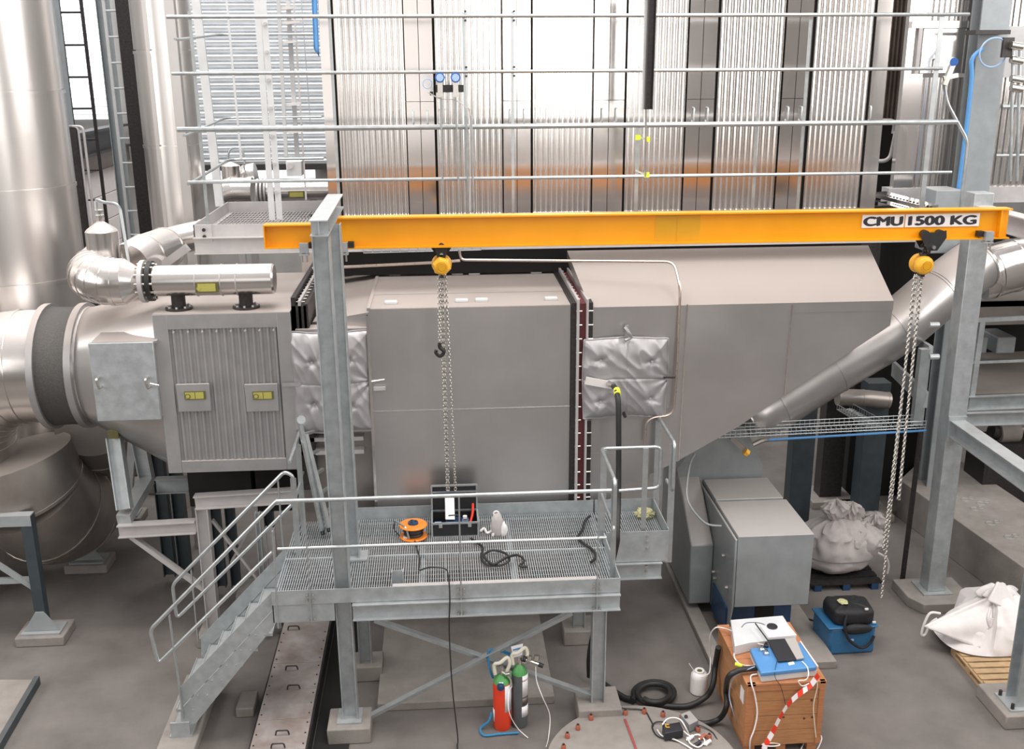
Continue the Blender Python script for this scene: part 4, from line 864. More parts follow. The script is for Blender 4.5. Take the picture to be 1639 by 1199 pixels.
# loose steel section lying on the deck
t = T('loose_steel_section', 'dusty steel channel lying along the front toe board of the deck', 'steel section', (.6, 9.9, ZD))
xa, xb = at(628, 935, y=9.9).x, at(958, 905, y=9.9).x
build('channel', MB().channel((xa, 9.86, ZD+.07), (xb, 9.86, ZD+.07), (0, 1, 0), .14, .09, -1, .01), 'walk', t)
t = T('upright_steel_offcut', 'short upright I section offcut left of the dusty channel', 'steel section', (xa+.03, 9.97, ZD))
build('offcut', MB().ibeam((xa+.05, 10.05, ZD), (xa+.05, 10.05, ZD+.16), (1, 0, 0), .13, .08), 'galv', t)
# ============================================================ STAIRS
st = T('platform_staircase', 'galvanized staircase descending left from the work platform', 'stairs', (-2.5, 10.3, 0))
ny, fy = 9.79, 10.82
A = lambda px, py, y: at(px, py, y=y)
def stringer(y, s):
    a, b_, c, d, e = (A(288, 1101, ny), A(437, 946, ny), A(439, 1002, ny), A(314, 1157, ny), A(290, 1165, ny))
    mid = lambda p, q, t_: p.lerp(q, t_)
    for P_, nm in (([a, b_, mid(b_, c, .50), mid(a, e, .52)], 'toe_plate'), ([mid(a, e, .55), mid(b_, c, .53), c, d, e], 'stringer')):
        build(nm, MB().prism([(p.x, y, p.z) for p in P_], (0, s*.01, 0)), 'paintg' if 0 else 'galv', st)
stringer(ny, 1); stringer(fy, -1)
p0, p1 = V((-2.80, 0, .44)), V((-1.98, 0, 1.30))
for k in range(6):
    q = p0.lerp(p1, k/5)
    tr = build('tread', MB().box(q.x-.12, q.x+.12, ny+.02, fy-.02, q.z-.03, q.z).box(q.x-.13, q.x-.12, ny+.02, fy-.02, q.z-.035, q.z+.01), 'galv', st)
    for d in (-.05, .05): build('bolt', MB().cyl((q.x+d, ny-.012, q.z), (q.x+d, ny, q.z), .009, 6, sm=False), 'paintg', st)
for k, (y, o_) in enumerate(((ny-.03, None), (fy, None))):
    top0, top1 = A(240, 1009, 9.75), A(440, 805, 9.75); m0, m1 = A(253, 1063, 9.75), A(436, 884, 9.75)
    f = lambda p: V((p.x, y, p.z))
    if k == 0:
        build('handrail', MB().tube(fillet([f(m1), f(m0), f(top0), f(top1), (PX0+.14, y, rz)], .06), .021, 10), 'rail', st)
    else:
        fp = A(478, 891, fy); ft = A(455, 755, fy)
        build('handrail', MB().tube(fillet([A(467, 808, fy), A(395, 880, fy), A(283, 990, fy), A(276, 936, fy), ft, (fp.x, fy, ft.z-.05), (fp.x, fy, ft.z-.2)], .07), .021, 10), 'rail', st)
        build('rail_post', MB().bar((fp.x, fy, ZD-.1), (fp.x+.0, fy, ft.z-.08), .065, .012, (0, 1, 0)), 'rail', st)
for (a, c, e, g_, y) in ((271, 985, 294, 1150, ny-.03), (436, 850, 446, 1005, ny-.03), (306, 912, 317, 1024, fy), (445, 770, 454, 889, fy)):
    build('rail_post', MB().bar(A(a, c, y), A(e, g_, y), .014, .035, (0, 1, 0)), 'rail', st)
build('foot_bracket', MB().box(-3.02, -2.78, ny-.02, fy+.02, .12, .14), 'galv', st)
build('foot_bracket', MB().box(-3.0, -2.8, ny-.02, ny+.0, .14, .3), 'galv', st)
plinth('concrete step block under the staircase foot', -3.12, -2.72, 9.55, 11.0, .12)
# folding ladder
sl_ = T('folding_ladder', 'aluminium folding ladder leaning at the left end of the deck', 'ladder', (-1.5, 11.3, ZD))
for (a, c, e, g_) in ((478, 668, 517, 853), (489, 695, 527, 848)):
    build('stile', MB().bar(at(a, c, y=11.45), at(e, g_, y=11.25), .05, .04), 'rail', sl_)
    build('foot', MB().bar(at(e-1, g_-4, y=11.25), at(e+.5, g_+2, y=11.25), .055, .045), 'black', sl_)
for k in range(5):
    p, q = at(478, 668, y=11.45).lerp(at(517, 853, y=11.25), .15+.18*k), at(489, 695, y=11.45).lerp(at(527, 848, y=11.25), .05+.2*k)
    build('rung', MB().bar(p, q+V((.05, .25, 0)), .04, .03), 'rail', sl_)
build('hinge', MB().cyl(at(482, 672, y=11.4), at(482, 672, y=11.5), .05, 10), 'galv', sl_)
# ============================================================ SUPPORT STEEL UNDER FILTER BOX
ss = T('filter_support_frame', 'dusty steel support frame below the grey filter box', 'frame', (-2.8, 12.2, .15))
Z = 1.75
p = at(316, 800, y=12.0)
build('top_beam', MB().ibeam(at(312, 803, y=12.0), at(468, 793, y=12.0), (0, 0, 1), .17, .14), 'walk', ss)
build('leg', MB().ibeam((p.x+.05, 12.0, .15), (p.x+.05, 12.0, p.z-.1), (1, 0, 0), .15, .14), 'walk', ss)
build('side_beam', MB().ibeam(at(190, 849, y=12.0), at(314, 842, y=12.0), (0, 0, 1), .16, .14), 'walk', ss)
build('brace', MB().bar(at(210, 858, y=12.02), at(330, 945, y=12.02), .09, .05), 'walk', ss)
build('brace', MB().bar(at(340, 832, y=12.1), at(415, 930, y=12.1), .06, .03), 'walk', ss)
build('brace', MB().bar(at(400, 845, y=12.5), at(370, 900, y=12.5), .04, .03), 'walk', ss)
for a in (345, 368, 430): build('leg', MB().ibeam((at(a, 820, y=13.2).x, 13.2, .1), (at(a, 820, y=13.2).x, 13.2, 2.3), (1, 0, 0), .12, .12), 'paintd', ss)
build('leg', MB().ibeam((at(430, 820, y=12.0).x, 12.0, .1), (at(430, 820, y=12).x, 12.0, 1.5), (1, 0, 0), .12, .12), 'walk', ss)
build('leg', MB().ibeam(at(412, 820, y=11.9)*1 , V((at(418, 900, y=11.9).x, 11.9, .1)), (1, 0, 0), .06, .08), 'galv', ss)
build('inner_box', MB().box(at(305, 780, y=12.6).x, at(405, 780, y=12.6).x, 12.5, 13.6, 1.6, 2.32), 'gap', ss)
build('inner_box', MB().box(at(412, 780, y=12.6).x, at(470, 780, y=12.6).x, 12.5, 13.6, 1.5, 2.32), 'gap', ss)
build('box_band', MB().ibeam(at(250, 777, y=12.8), at(305, 775, y=12.8), (0, 0, 1), .2, .12), 'paintg', ss)
for a in (265, 290): build('rear_leg', MB().ibeam((at(a, 840, y=13.6).x, 13.6, 0.1), (at(a, 840, y=13.6).x, 13.6, 2.1), (1, 0, 0), .16, .16), 'paintd', ss)
hf = T('transition_support', 'grey Y-shaped steel bracket below the hatch box', 'frame', at(200, 830, y=12.2))
build('post', MB().ibeam(at(183, 700, y=12.3), at(200, 815, y=12.0), (1, 0, 0), .17, .15), 'galv', hf)
build('post', MB().ibeam(at(222, 700, y=12.9), at(236, 770, y=12.9), (1, 0, 0), .17, .15), 'galv', hf)
build('arm', MB().bar(at(236, 768, y=12.9), at(198, 832, y=12.0), .17, .12), 'galv', hf)
build('arm', MB().bar(at(213, 690, y=13.4), at(207, 780, y=13.4), .08, .1), 'galv', hf)
build('top_pad', MB().box(at(176, 690, y=12.3).x, at(193, 690, y=12.3).x, 12.2, 12.5, at(183, 698, y=12.3).z, at(183, 686, y=12.3).z), 'tagd', hf)
plinth('concrete plinth below the left leg of the filter frame', p.x-.12, p.x+.24, 11.75, 12.2, .15)
plinth('concrete plinth hidden behind the filter frame legs', -2.9, -2.3, 12.9, 13.4, .1)
# left pipe supports (portal frames)
def portal(label, xr_, y, h, w_, pl):
    t = T('pipe_support', label, 'pipe support', (xr_, y, .14))
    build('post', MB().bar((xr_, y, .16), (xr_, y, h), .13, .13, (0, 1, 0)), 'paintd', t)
    build('cross_beam', MB().bar((xr_-w_, y, h-.06), (xr_+.06, y, h-.06), .14, .14), 'paintg', t)
    build('lower_beam', MB().bar((xr_-w_, y+.02, h*.48), (xr_, y+.02, h*.48), .06, .07), 'paintg', t)
    build('foot_gusset', MB().prism([(xr_-.22, y-.08, .16), (xr_+.22, y-.08, .16), (xr_+.05, y-.08, .42), (xr_-.05, y-.08, .42)], (0, .02, 0)), 'paintg', t)
    build('base_plate', MB().box(xr_-.24, xr_+.24, y-.15, y+.15, .13, .155), 'paintg', t)
    build('brace', MB().bar((xr_-.05, y, h*.42), (xr_-w_, y, h*.95), .05, .06), 'paintg', t)
    if w_ > .4: build('post', MB().bar((xr_-w_, y, .16), (xr_-w_, y, h), .13, .13, (0, 1, 0)), 'paintd', t)
    solo('concrete_plinth', MB().box(xr_-.3, xr_+.3, y-.2, y+.25, 0, .13), 'conc', pl, 'plinth', 'concrete plinths', .015); return t
px_ = at(65, 985, z=.15); portal('nearest left pipe support with sloping foot gusset', -5.15, 12.15, 1.72, 1.1, 'pale concrete plinth under the nearest left pipe support')
portal('second pipe support behind the nearest left one', -5.2, 14.1, 1.55, 1.3, 'concrete plinth under the second left pipe support')
portal('farthest shaded pipe support below the left bends', -5.15, 15.7, 1.5, .3, 'shaded concrete plinth under the farthest left pipe support')
solo('white_drum', MB().lathe((-4.95, 17.0, 0), (0, 0, 1), [(.25, 0), (.28, .05), (.28, .6), (.24, .66), (.1, .68)], 24), 'conc', 'dim pale drum on the floor behind the left pipe supports', 'drum')
# floor plate lower left
ps = T('floor_slab_edge', 'raised floor slab with steel kerb in the lower left corner', 'slab', (-5, 9.5, 0))
a, b_, c = at(60, 1088, z=.06), at(0, 1190, z=.06), at(0, 1088, z=.06)
build('slab', MB().prism([a, at(-8, 1205, z=.06), at(-300, 1205, z=.06), at(-300, 1088, z=.06)], (0, 0, -.06)), 'conc', ps)
build('kerb_angle', MB().bar(a+V((0, 0, 0)), at(-8, 1205, z=.06), .06, .1), 'paintd', ps)
# trench cover plates
tc = T('trench_covers', 'row of dusty steel trench cover plates running towards the viewer', 'floor cover', (-2.0, 9.6, 0))
ys = [8.2, 8.8, 9.32, 9.85, 10.4, 10.95, 11.5, 12.3]
for i in range(7):
    y0, y1 = ys[i], ys[i+1]-.006; cp = build('cover_plate', MB().box(-2.10, -1.53, y0, y1, .22, .24+.0015*(i % 2)), 'coverpl', tc, .003)
    addbolts(cp, [(x, y0+q*(y1-y0), .243) for x in (-2.07, -1.56) for q in (.15, .5, .85)], (0, 0, 1), 'dark', .009, .005, 'screw')
for (px, py) in ((470, 1008), (467, 1072), (470, 1103), (452, 1176), (445, 1197)):
    q = at(px, py, z=.25); build('lift_handle', MB().tube(fillet([q+V((-.07, 0, 0)), q+V((-.06, 0, .05)), q+V((.06, 0, .05)), q+V((.07, 0, 0))], .02), .009, 6), 'dark', tc)
build('trench_frame', MB().box(-2.12, -1.51, 8.2, 12.3, 0, .22), 'dark', tc)
solo('floor_trench', MB().box(-1.50, -1.12, 7.6, 12.9, .0, .012), 'gap', 'dark open floor trench strip right of the dusty cover plates', 'trench')
plinth('rounded concrete block left of the trench covers', -2.42, -2.22, 10.25, 10.6, .12)
# walkway deck slab patches under platform
solo('machine_base_slab', MB().box(-.85, 1.15, 10.25, 13.9, 0, .1), 'conc', 'low concrete machine base slab below the work platform', 'slab', bev=.01)
# ============================================================ FAN HOUSING
fh = T('fan_housing', 'grey painted fan housing with tapered hood under the duct', 'fan housing', (3.7, 12.6, .1))
F0 = at(1182, 857, y=11.25)
fx0, fx1 = at(1182, 860, y=11.2).x, at(1303, 860, y=11.2).x; fz1 = at(1240, 857, y=11.2).z; fz0 = at(1240, 970, y=11.2).z
build('front_box', MB().box(fx0, fx1, 11.2, 12.25, fz0, fz1), 'paintb', fh, .01)
build('rear_box', MB().box(fx0-.0, fx1-.04, 12.26, 12.95, fz0, fz1+.02), 'paintb', fh, .01)
hx = at(1140, 745, y=13.0)
build('hood', MB().prism([(fx0-.12, 13.0, .5), (fx1-.1, 13.0, .5), (fx1-.1, 13.0, 1.72), (at(1192, 700, y=13.0).x, 13.0, at(1192, 700, y=13.0).z+.15), (at(1130, 720, y=13.0).x, 13.0, at(1130, 720, y=13.).z+.3), (fx0-.35, 13.0, 1.7)], (0, .9, 0)), 'paintb', fh)
build('side_volute', MB().prism([(fx0-.005, 11.35, .12), (fx0-.005, 11.2, fz0+.0), (fx0-.005, 11.2, fz1-.04), (fx0-.005, 12.9, fz1-.04), (fx0-.005, 13.9, 2.0), (fx0-.005, 13.9, .1)], (-.03, 0, 0)), 'paintb', fh, .01)
build('volute_casing', MB().prism([(fx0-.04, 12.1, .15), (fx0-.04, 12.1, 1.0), (fx0-.04, 12.7, fz1-.1), (fx0-.04, 13.9, 2.0), (fx0-.04, 13.9, .15)], (-.3, 0, 0)), 'paintb', fh, .02)
build('blue_panel', MB().box(fx0-.06, fx0-.03, 11.35, 12.0, .12, .5), 'bluedk', fh)
build('base_skid', MB().box(fx0+.05, fx1-.12, 11.45, 13.6, .1, fz0+.0), 'bluedk', fh)
build('opening', MB().box((fx0+fx1)/2-.12, (fx0+fx1)/2+.12, 11.44, 11.46, .12, fz0-.03), 'gap', fh)
for (px, py) in ((1160, 889), (1144, 915), (1146, 925), (1165, 940)):
    q = at(px, py, x=fx0-.04); build('latch', MB().cyl(q, q-V((.04, 0, 0)), .022, 8), 'chain', fh)
solo('fan_cable', MB().tube(smooth([at(1112, 727, y=12.4), at(1104, 745, y=12.2), at(1099, 790, y=11.9), at(1108, 815, y=11.8), at(1130, 838, y=11.75), at(1155, 842, y=11.7)]), .014, 6), 'paintg', 'thin grey cable looping into the side of the fan housing', 'cable')
# floor strip left of fan
solo('concrete_kerb', MB().box(3.1, 3.28, 10.2, 14.5, 0, .08), 'conc', 'long narrow concrete kerb left of the fan housing', 'kerb', bev=.01)
solo('machine_plinth', MB().box(3.5, 4.6, 10.7, 13.8, 0, .1), 'conc', 'low concrete foot below the blue fan base', 'slab', bev=.01)
# ============================================================ INCLINED DUCT AND RIGHT BACKGROUND
def inc(px, py, y): return at(px, py, y=y)
pp = [inc(1192, 672, 13.0), inc(1240, 645, 13.1), inc(1330, 588, 13.2), inc(1430, 527, 13.3), inc(1500, 470, 13.5), inc(1560, 425, 13.8)]
idt = T('inclined_duct', 'round inclined metal duct rising behind the big right column', 'duct', pp[0])
sp_ = smooth(pp, 4)
for i in range(0, 20, 4):
    build('jacket_segment', MB().tube(sp_[i:i+5], .37 if i else [.24, .30, .34, .36, .37], 32), 'duct', idt)
    build('seam_ring', MB().cyl(sp_[i+4]-(sp_[i+4]-sp_[i+3]).normalized()*.015, sp_[i+4]+(sp_[i+4]-sp_[i+3]).normalized()*.015, .377, 32), 'duct', idt)
build('lower_lip', MB().cyl(inc(1190, 673, 12.99), inc(1193, 671, 13.0), .25, 24), 'duct', idt)
elbow('shiny_air_pipe', 'highly polished fat pipe at the right edge behind the column', [inc(1566, 440, 14.2), inc(1580, 436, 14.2), inc(1620, 425, 14.3), inc(1700, 410, 14.4), inc(1760, 405, 14.4)], .38, 'case', 4, .01)
solo('dark_void_backdrop', MB().box(at(1380, 450, y=15.8).x, at(1500, 450, y=15.8).x+.3, 15.7, 15.95, 0, 4.9), 'gap', 'dark backdrop sheet standing in for the shaded void behind the inclined duct', 'housing')  # near-black sheet paints the dark void here
rb = T('rear_equipment_skid', 'grey steel skid with rails and dusty housing at the right edge', 'skid', (10, 14.6, 1))
yy = 14.4
build('rail_bar', MB().bar(at(1552, 513, y=yy), at(1700, 506, y=yy), .05, .06), 'galv', rb)
build('rail_bar', MB().bar(at(1545, 581, y=yy), at(1700, 575, y=yy), .03, .035), 'galv', rb)
build('rail_post', MB().bar(at(1572, 515, y=yy), at(1550, 672, y=yy), .08, .05, (0, 1, 0)), 'galv', rb)
build('frame_beam', MB().channel(at(1535, 645, y=yy), at(1700, 638, y=yy), (0, 0, 1), .22, .08, 1), 'galv', rb)
build('frame_beam', MB().channel(at(1535, 670, y=yy-.3), at(1700, 665, y=yy-.3), (0, 0, 1), .2, .08, 1), 'galv', rb)
build('deck', MB().prism([at(1540, 632, y=14.5), at(1740, 625, y=14.5), at(1730, 560, y=16.5), at(1530, 565, y=16.5)], (0, 0, -.05)), 'dull', rb)
build('housing_top', MB().prism([at(1535, 482, y=15.0), at(1740, 478, y=15.0), at(1740, 430, y=16.5), at(1535, 440, y=16.5)], (0, 0, -.1)), 'dull', rb)
build('housing_band', MB().box(at(1545, 530, y=15.0).x, at(1740, 530, y=15.0).x, 15.0, 15.1, at(1600, 520, y=15).z, at(1600, 482, y=15).z), 'dull', rb)
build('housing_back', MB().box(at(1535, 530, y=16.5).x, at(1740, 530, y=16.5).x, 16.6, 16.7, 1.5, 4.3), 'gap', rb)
for a in (1565, 1610): build('motor_block', MB().box(at(a-14, 550, y=15.6).x, at(a+16, 550, y=15.6).x, 15.6, 16.2, at(a, 566, y=15.6).z, at(a, 540, y=15.6).z), 'paintg', rb, .02)
cr = T('left_end_frame', 'short grey steel rack frame touching the left side of the right column', 'frame', (6, 12.7, 2))
build('panel', MB().box(at(1466, 640, y=12.7).x, at(1482, 640, y=12.7).x, 12.7, 12.8, at(1470, 680, y=12.7).z, at(1470, 560, y=12.7).z), 'galv', cr)
build('beam', MB().bar(at(1482, 640, y=12.7), at(1430, 590, y=14.5), .05, .22), 'galv', cr)
build('beam', MB().bar(at(1490, 560, y=12.7), at(1460, 540, y=14.0), .05, .1), 'galv', cr)
build('foot_post', MB().bar(at(1476, 675, y=12.75), V((at(1470, 700, y=12.75).x, 12.75, 0)), .05, .05, (0, 1, 0)), 'dark', cr)
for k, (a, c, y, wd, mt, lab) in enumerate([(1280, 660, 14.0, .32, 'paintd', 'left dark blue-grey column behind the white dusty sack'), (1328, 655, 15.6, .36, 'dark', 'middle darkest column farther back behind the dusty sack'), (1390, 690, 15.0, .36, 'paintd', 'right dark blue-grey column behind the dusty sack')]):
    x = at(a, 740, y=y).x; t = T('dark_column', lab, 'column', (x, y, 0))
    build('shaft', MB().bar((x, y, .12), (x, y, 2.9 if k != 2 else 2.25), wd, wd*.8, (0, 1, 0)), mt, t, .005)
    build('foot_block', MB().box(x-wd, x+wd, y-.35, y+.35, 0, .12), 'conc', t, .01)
elbow('lagged_cross_pipe', 'dusty lagged pipe crossing behind the inclined duct', [at(1340, 636, y=14.8), at(1380, 637, y=14.8), at(1420, 641, y=14.8)], .13, 'dull', 4, .004, n=20)
wt = T('wire_cable_tray', 'long wire mesh cable tray between duct transition and right column', 'cable tray', at(1330, 690, y=12.6))
w0, w1 = at(1120, 700, y=12.5), at(1482, 682, y=12.5)
for dz in (.02, .06, .11):
    for dy in (0, .25): build('long_wire', MB().tube([w0+V((0, dy, dz-.04)), w1+V((0, dy, dz-.04))], .006, 5), 'rail', wt)
for k in range(46): 
    p = w0.lerp(w1, k/45); build('cross_wire', MB().tube([p+V((0, 0, .08)), p+V((0, 0, -.03)), p+V((0, .25, -.03)), p+V((0, .25, .08))], .005, 4), 'rail', wt)
build('blue_cable', MB().tube([at(1230, 704, y=12.52), at(1482, 689, y=12.52)], .016, 6), 'bluepipe', wt)
t2 = T('wire_cable_tray_branch', 'short mesh tray branch running back from the long tray', 'cable tray', at(1370, 670, y=13.5))
for dx in (-.12, .12):
    for dz in (0, .08): build('long_wire', MB().tube([at(1402, 684, y=12.8)+V((dx, 0, dz)), at(1352, 655, y=14.6)+V((dx, 0, dz))], .007, 5), 'rail', t2)
for k in range(14):
    p = at(1402, 684, y=12.8).lerp(at(1352, 655, y=14.6), k/13); build('cross_wire', MB().tube([p+V((-.12, 0, .08)), p+V((-.12, 0, 0)), p+V((.12, 0, 0)), p+V((.12, 0, .08))], .005, 4), 'rail', t2)
t = T('cable_elbow_fittings', 'small brass and steel fittings under the start of the mesh tray', 'fitting', at(1195, 715, y=12.6))
build('arm', MB().bar(at(1170, 700, y=12.6), at(1195, 722, y=12.6), .06, .06), 'dull', t)
build('brass_nut', MB().cyl(at(1192, 722, y=12.55), at(1197, 726, y=12.55), .05, 6, sm=False), 'hoist', t)
build('arm', MB().tube(smooth([at(1205, 712, y=12.7), at(1225, 704, y=12.7), at(1260, 702, y=12.7)]), .035, 8), 'dull', t)
# concrete beams on floor right
cbm = T('concrete_foundation_beam', 'long concrete foundation beam crossing the floor at the right', 'foundation', (8, 13.5, 0))
P1, P2, P3, P4 = at(1440, 768, z=.62), at(1700, 952, z=.62), at(1700, 845, z=.62), at(1500, 712, z=.62)
build('beam', MB().prism([P1, P2, P3, P4], (0, 0, -.62)), 'conc', cbm, .01)
random.seed(3)
for (px, py) in ((1545, 800), (1560, 815), (1585, 838), (1570, 806), (1615, 860)):
    q = at(px, py, z=.622); build('anchor_mark', MB().torus(q, (0, 0, 1), .06, .012, 14, 4), 'wallg', cbm)
    build('anchor_mark', MB().torus(q+V((.12, .05, 0)), (0, 0, 1), .04, .01, 12, 4), 'wallg', cbm)
cb2 = T('concrete_sump', 'concrete sump block beside the foundation beam at right', 'foundation', (9.5, 14.8, 0))
build('block', MB().prism([at(1560, 748, z=.5), at(1602, 795, z=.3), at(1720, 795, z=.3), at(1720, 740, z=.5)], (0, 0, -.4)), 'conc', cb2, .01)
pm = T('pump_unit', 'small grey pump cylinder on the floor at the right edge', 'pump', at(1615, 690, y=14.6))
build('body', MB().cyl(at(1597, 692, y=14.8), at(1628, 690, y=14.8), .17, 20), 'conc', pm)
build('end_cap', MB().cyl(at(1586, 690, y=14.8), at(1597, 692, y=14.8), .12, 16), 'dark', pm)
build('shaft', MB().cyl(at(1626, 688, y=14.8), at(1700, 686, y=14.8), .06, 12), 'dull', pm)
build('bed', MB().box(at(1580, 715, y=14.6).x, at(1700, 715, y=14.6).x, 14.6, 15.2, 0, at(1600, 712, y=14.6).z), 'dark', pm)
t = T('tall_concrete_pedestal', 'round base pedestal below the grey service column', 'pedestal', (at(1532, 790, y=14.6).x, 14.7, 0))
build('pedestal', MB().cyl((at(1532, 790, y=14.6).x, 14.7, 0), (at(1532, 790, y=14.6).x, 14.7, .4), .3, 24), 'conc', t)
# ============================================================ SMALL THINGS ON THE DECK
D = lambda px, py, h=0.: at(px, py, z=ZD+h)
c = D(662, 859)
t = T('cable_reel', 'orange cable reel with blue hub lying on the deck', 'cable reel', c)
build('lower_disc', MB().lathe(c, (0, 0, 1), [(.155, 0), (.165, .012), (.155, .024)], 32), 'orange', t)
build('wound_cable', MB().lathe(c, (0, 0, 1), [(.10, .02), (.115, .04), (.105, .06), (.118, .08), (.11, .10), (.10, .14)], 28), 'black', t)
build('upper_disc', MB().lathe(c+V((0, 0, .14)), (0, 0, 1), [(.155, 0), (.165, .012), (.155, .024), (.08, .026)], 32), 'orange', t)
hb = build('hub', MB().lathe(c+V((0, 0, .165)), (0, 0, 1), [(.062, 0), (.058, .025), (.02, .03)], 20), 'bluedk', t)
for k in range(3): build('socket', MB().cyl(c+V((.03*math.cos(k*2.1), .03*math.sin(k*2.1), .19)), c+V((.03*math.cos(k*2.1), .03*math.sin(k*2.1), .2)), .016, 10), 'ink', hb)
build('handle', MB().tube(fillet([D(633, 834, .16), D(650, 845, .17), D(655, 862, .03)], .04), .012, 8), 'rail', t)
build('side_loop', MB().tube(fillet([D(632, 834, .16), D(630, 848, .08), D(640, 858, .02)], .04), .007, 6), 'dark', t)
build('handle_foot', MB().box(*(lambda p: (p.x-.025, p.x+.025, p.y-.02, p.y+.02, ZD, ZD+.04))(D(649, 864))), 'white', t)
# aluminium case
a, b_ = D(692, 860), D(766, 860)
Yc = a.y; W0, W1 = a.x, b_.x; Dp = .36; hh = .17
t = T('tool_case', 'open aluminium-edged black case holding a pump on the deck', 'case', ((W0+W1)/2, Yc, ZD))
build('front_wall', MB().box(W0, W1, Yc, Yc+.01, ZD, ZD+hh), 'bag', t); build('back_wall', MB().box(W0, W1, Yc+Dp, Yc+Dp+.01, ZD, ZD+hh), 'bag', t)
build('side_wall', MB().box(W0, W0+.01, Yc, Yc+Dp, ZD, ZD+hh), 'bag', t); build('side_wall', MB().box(W1-.01, W1, Yc, Yc+Dp, ZD, ZD+hh), 'bag', t)
build('floor_panel', MB().box(W0, W1, Yc, Yc+Dp, ZD, ZD+.01), 'bag', t)
for (p, q) in (((W0, Yc, ZD), (W1, Yc, ZD)), ((W0, Yc, ZD+hh), (W1, Yc, ZD+hh)), ((W0, Yc+Dp, ZD+hh), (W1, Yc+Dp, ZD+hh)), ((W0, Yc, ZD+hh), (W0, Yc+Dp, ZD+hh)), ((W1, Yc, ZD+hh), (W1, Yc+Dp, ZD+hh)), ((W0, Yc, ZD), (W0, Yc, ZD+hh)), ((W1, Yc, ZD), (W1, Yc, ZD+hh))):
    build('edge_profile', MB().bar(p, q, .02, .02, (0, 1, .1)), 'rail', t)
zl = ZD+hh+.31
lid = build('lid', MB().box(W0, W1, Yc+Dp+.03, Yc+Dp+.06, ZD+hh, zl), 'bag', t)
for (p, q) in (((W0, Yc+Dp+.03, zl), (W1, Yc+Dp+.03, zl)), ((W0, Yc+Dp+.03, ZD+hh), (W0, Yc+Dp+.03, zl)), ((W1, Yc+Dp+.03, ZD+hh), (W1, Yc+Dp+.03, zl)), ((W0, Yc+Dp+.03, zl-.08), (W1, Yc+Dp+.03, zl-.08))):
    build('lid_profile', MB().bar(p, q, .02, .02, (0, 1, .1)), 'rail', lid)
for x in (W0+.1, W1-.1): build('latch', MB().box(x-.02, x+.02, Yc-.015, Yc, ZD+hh-.05, ZD+hh-.01), 'brass', t)
xc = W0+.26
t = T('sampling_pump', 'dark blue pump unit inside the open case', 'pump', (xc, Yc+.15, ZD+.01))
build('body', MB().box(xc-.1, xc+.09, Yc+.05, Yc+.26, ZD+.01, ZD+.14), 'bluedk', t, .025)
build('motor', MB().cyl((xc+.09, Yc+.16, ZD+.1), (xc+.17, Yc+.16, ZD+.1), .06, 18), 'bluedk', t)
build('handle', MB().tube(fillet([(xc-.07, Yc+.15, ZD+.14), (xc-.07, Yc+.15, ZD+.2), (xc+.07, Yc+.15, ZD+.2), (xc+.07, Yc+.15, ZD+.14)], .03), .01, 6), 'ink', t)
pmb = MB().grid(4, 14, lambda u, v: D(712+u*15-v*-1, 797+v*33, .36-.2*v)+V((0, -.05*v, .012*math.sin(v*7))))
o = solo('paper_slip', pmb, 'paper', 'curled white printed slip hanging over the open case', 'paper'); q_ = o.modifiers.new('t', 'SOLIDIFY'); q_.thickness = .003
solo('striped_packet', MB().box(W0+.03, W0+.11, Yc+.03, Yc+.12, ZD+.12, ZD+.14), 'lcd', 'blue and white packet at the left front of the case', 'packet')
t = T('fitting_bottle', 'small steel fitting with white cap at the case right side', 'fitting', (W1-.15, Yc+.15, ZD+.01))
build('body', MB().lathe((W1-.15, Yc+.15, ZD+.01), (0, 0, 1), [(.03, 0), (.03, .1), (.015, .12), (.015, .15)], 14), 'brass', t); build('cap', MB().cyl((W1-.15, Yc+.15, ZD+.16), (W1-.15, Yc+.15, ZD+.19), .026, 14), 'white', t)
solo('red_tool_handles', MB().tube(smooth([(W1-.1, Yc+.05, ZD+.12), (W1-.06, Yc+.2, ZD+.19), (W1-.05, Yc+.33, ZD+.26)]), .014, 8), 'redtape', 'long red tool handles standing in the case right corner', 'tool')
c = D(796, 856)
t = T('white_bottle_bag', 'grey-white bottle wrapped in cloth right of the open case', 'bottle', c)
def blob(c, rx, ry, rz, seed, amp=.15, f=2.2, nu=28, nv=18, flat=True):
    c = V(c)
    def fn(u, v):
        a_, b2 = 2*math.pi*u, math.pi*v; d = V((math.cos(a_)*math.sin(b2), math.sin(a_)*math.sin(b2), -math.cos(b2)))
        k = 1+amp*noise.noise(d*f+V((seed, 0, 0)))+amp*.5*noise.noise(d*f*2.7+V((0, seed, 0))); z = d.z*rz*k
        return c+V((d.x*rx*k, d.y*ry*k, max(z, -rz*.75) if flat else z))
    return MB().grid(nu, nv, fn)
build('bottle', blob(c+V((0, 0, .12)), .075, .06, .16, 3, .12), 'cream', t); t.children[0].data.materials[0] = M['sackd']
build('neck_loop', MB().torus(c+V((-.01, 0, .27)), (0, 1, 0), .03, .01, 16, 6), 'white', t)
build('cloth_tail', blob(c+V((.07, -.02, .07)), .045, .035, .1, 8, .2), 'white', t)
solo('crumpled_tape', MB().tube(smooth([D(768, 851, .02), D(775, 846, .03), D(780, 853, .02), D(790, 849, .03), D(789, 857, .02)], 5), .016, 6), 'white', 'crumpled white strip beside the open case', 'strip')
solo('deck_hose', MB().tube(smooth([D(754, 862, .03), D(762, 868, .03), D(773, 877, .03), D(770, 893, .03), D(780, 904, .03), D(800, 905, .04), D(815, 897, .06), D(809, 886, .05), D(790, 881, .04), D(777, 886, .04), D(776, 893, .05), D(790, 903, .06), D(812, 892, .08), D(830, 889, .05), D(839, 898, .04), D(832, 906, .03), D(845, 907, .03)], 6), .014, 8), 'black', 'coiled black hose on the deck in front of the case', 'hose')
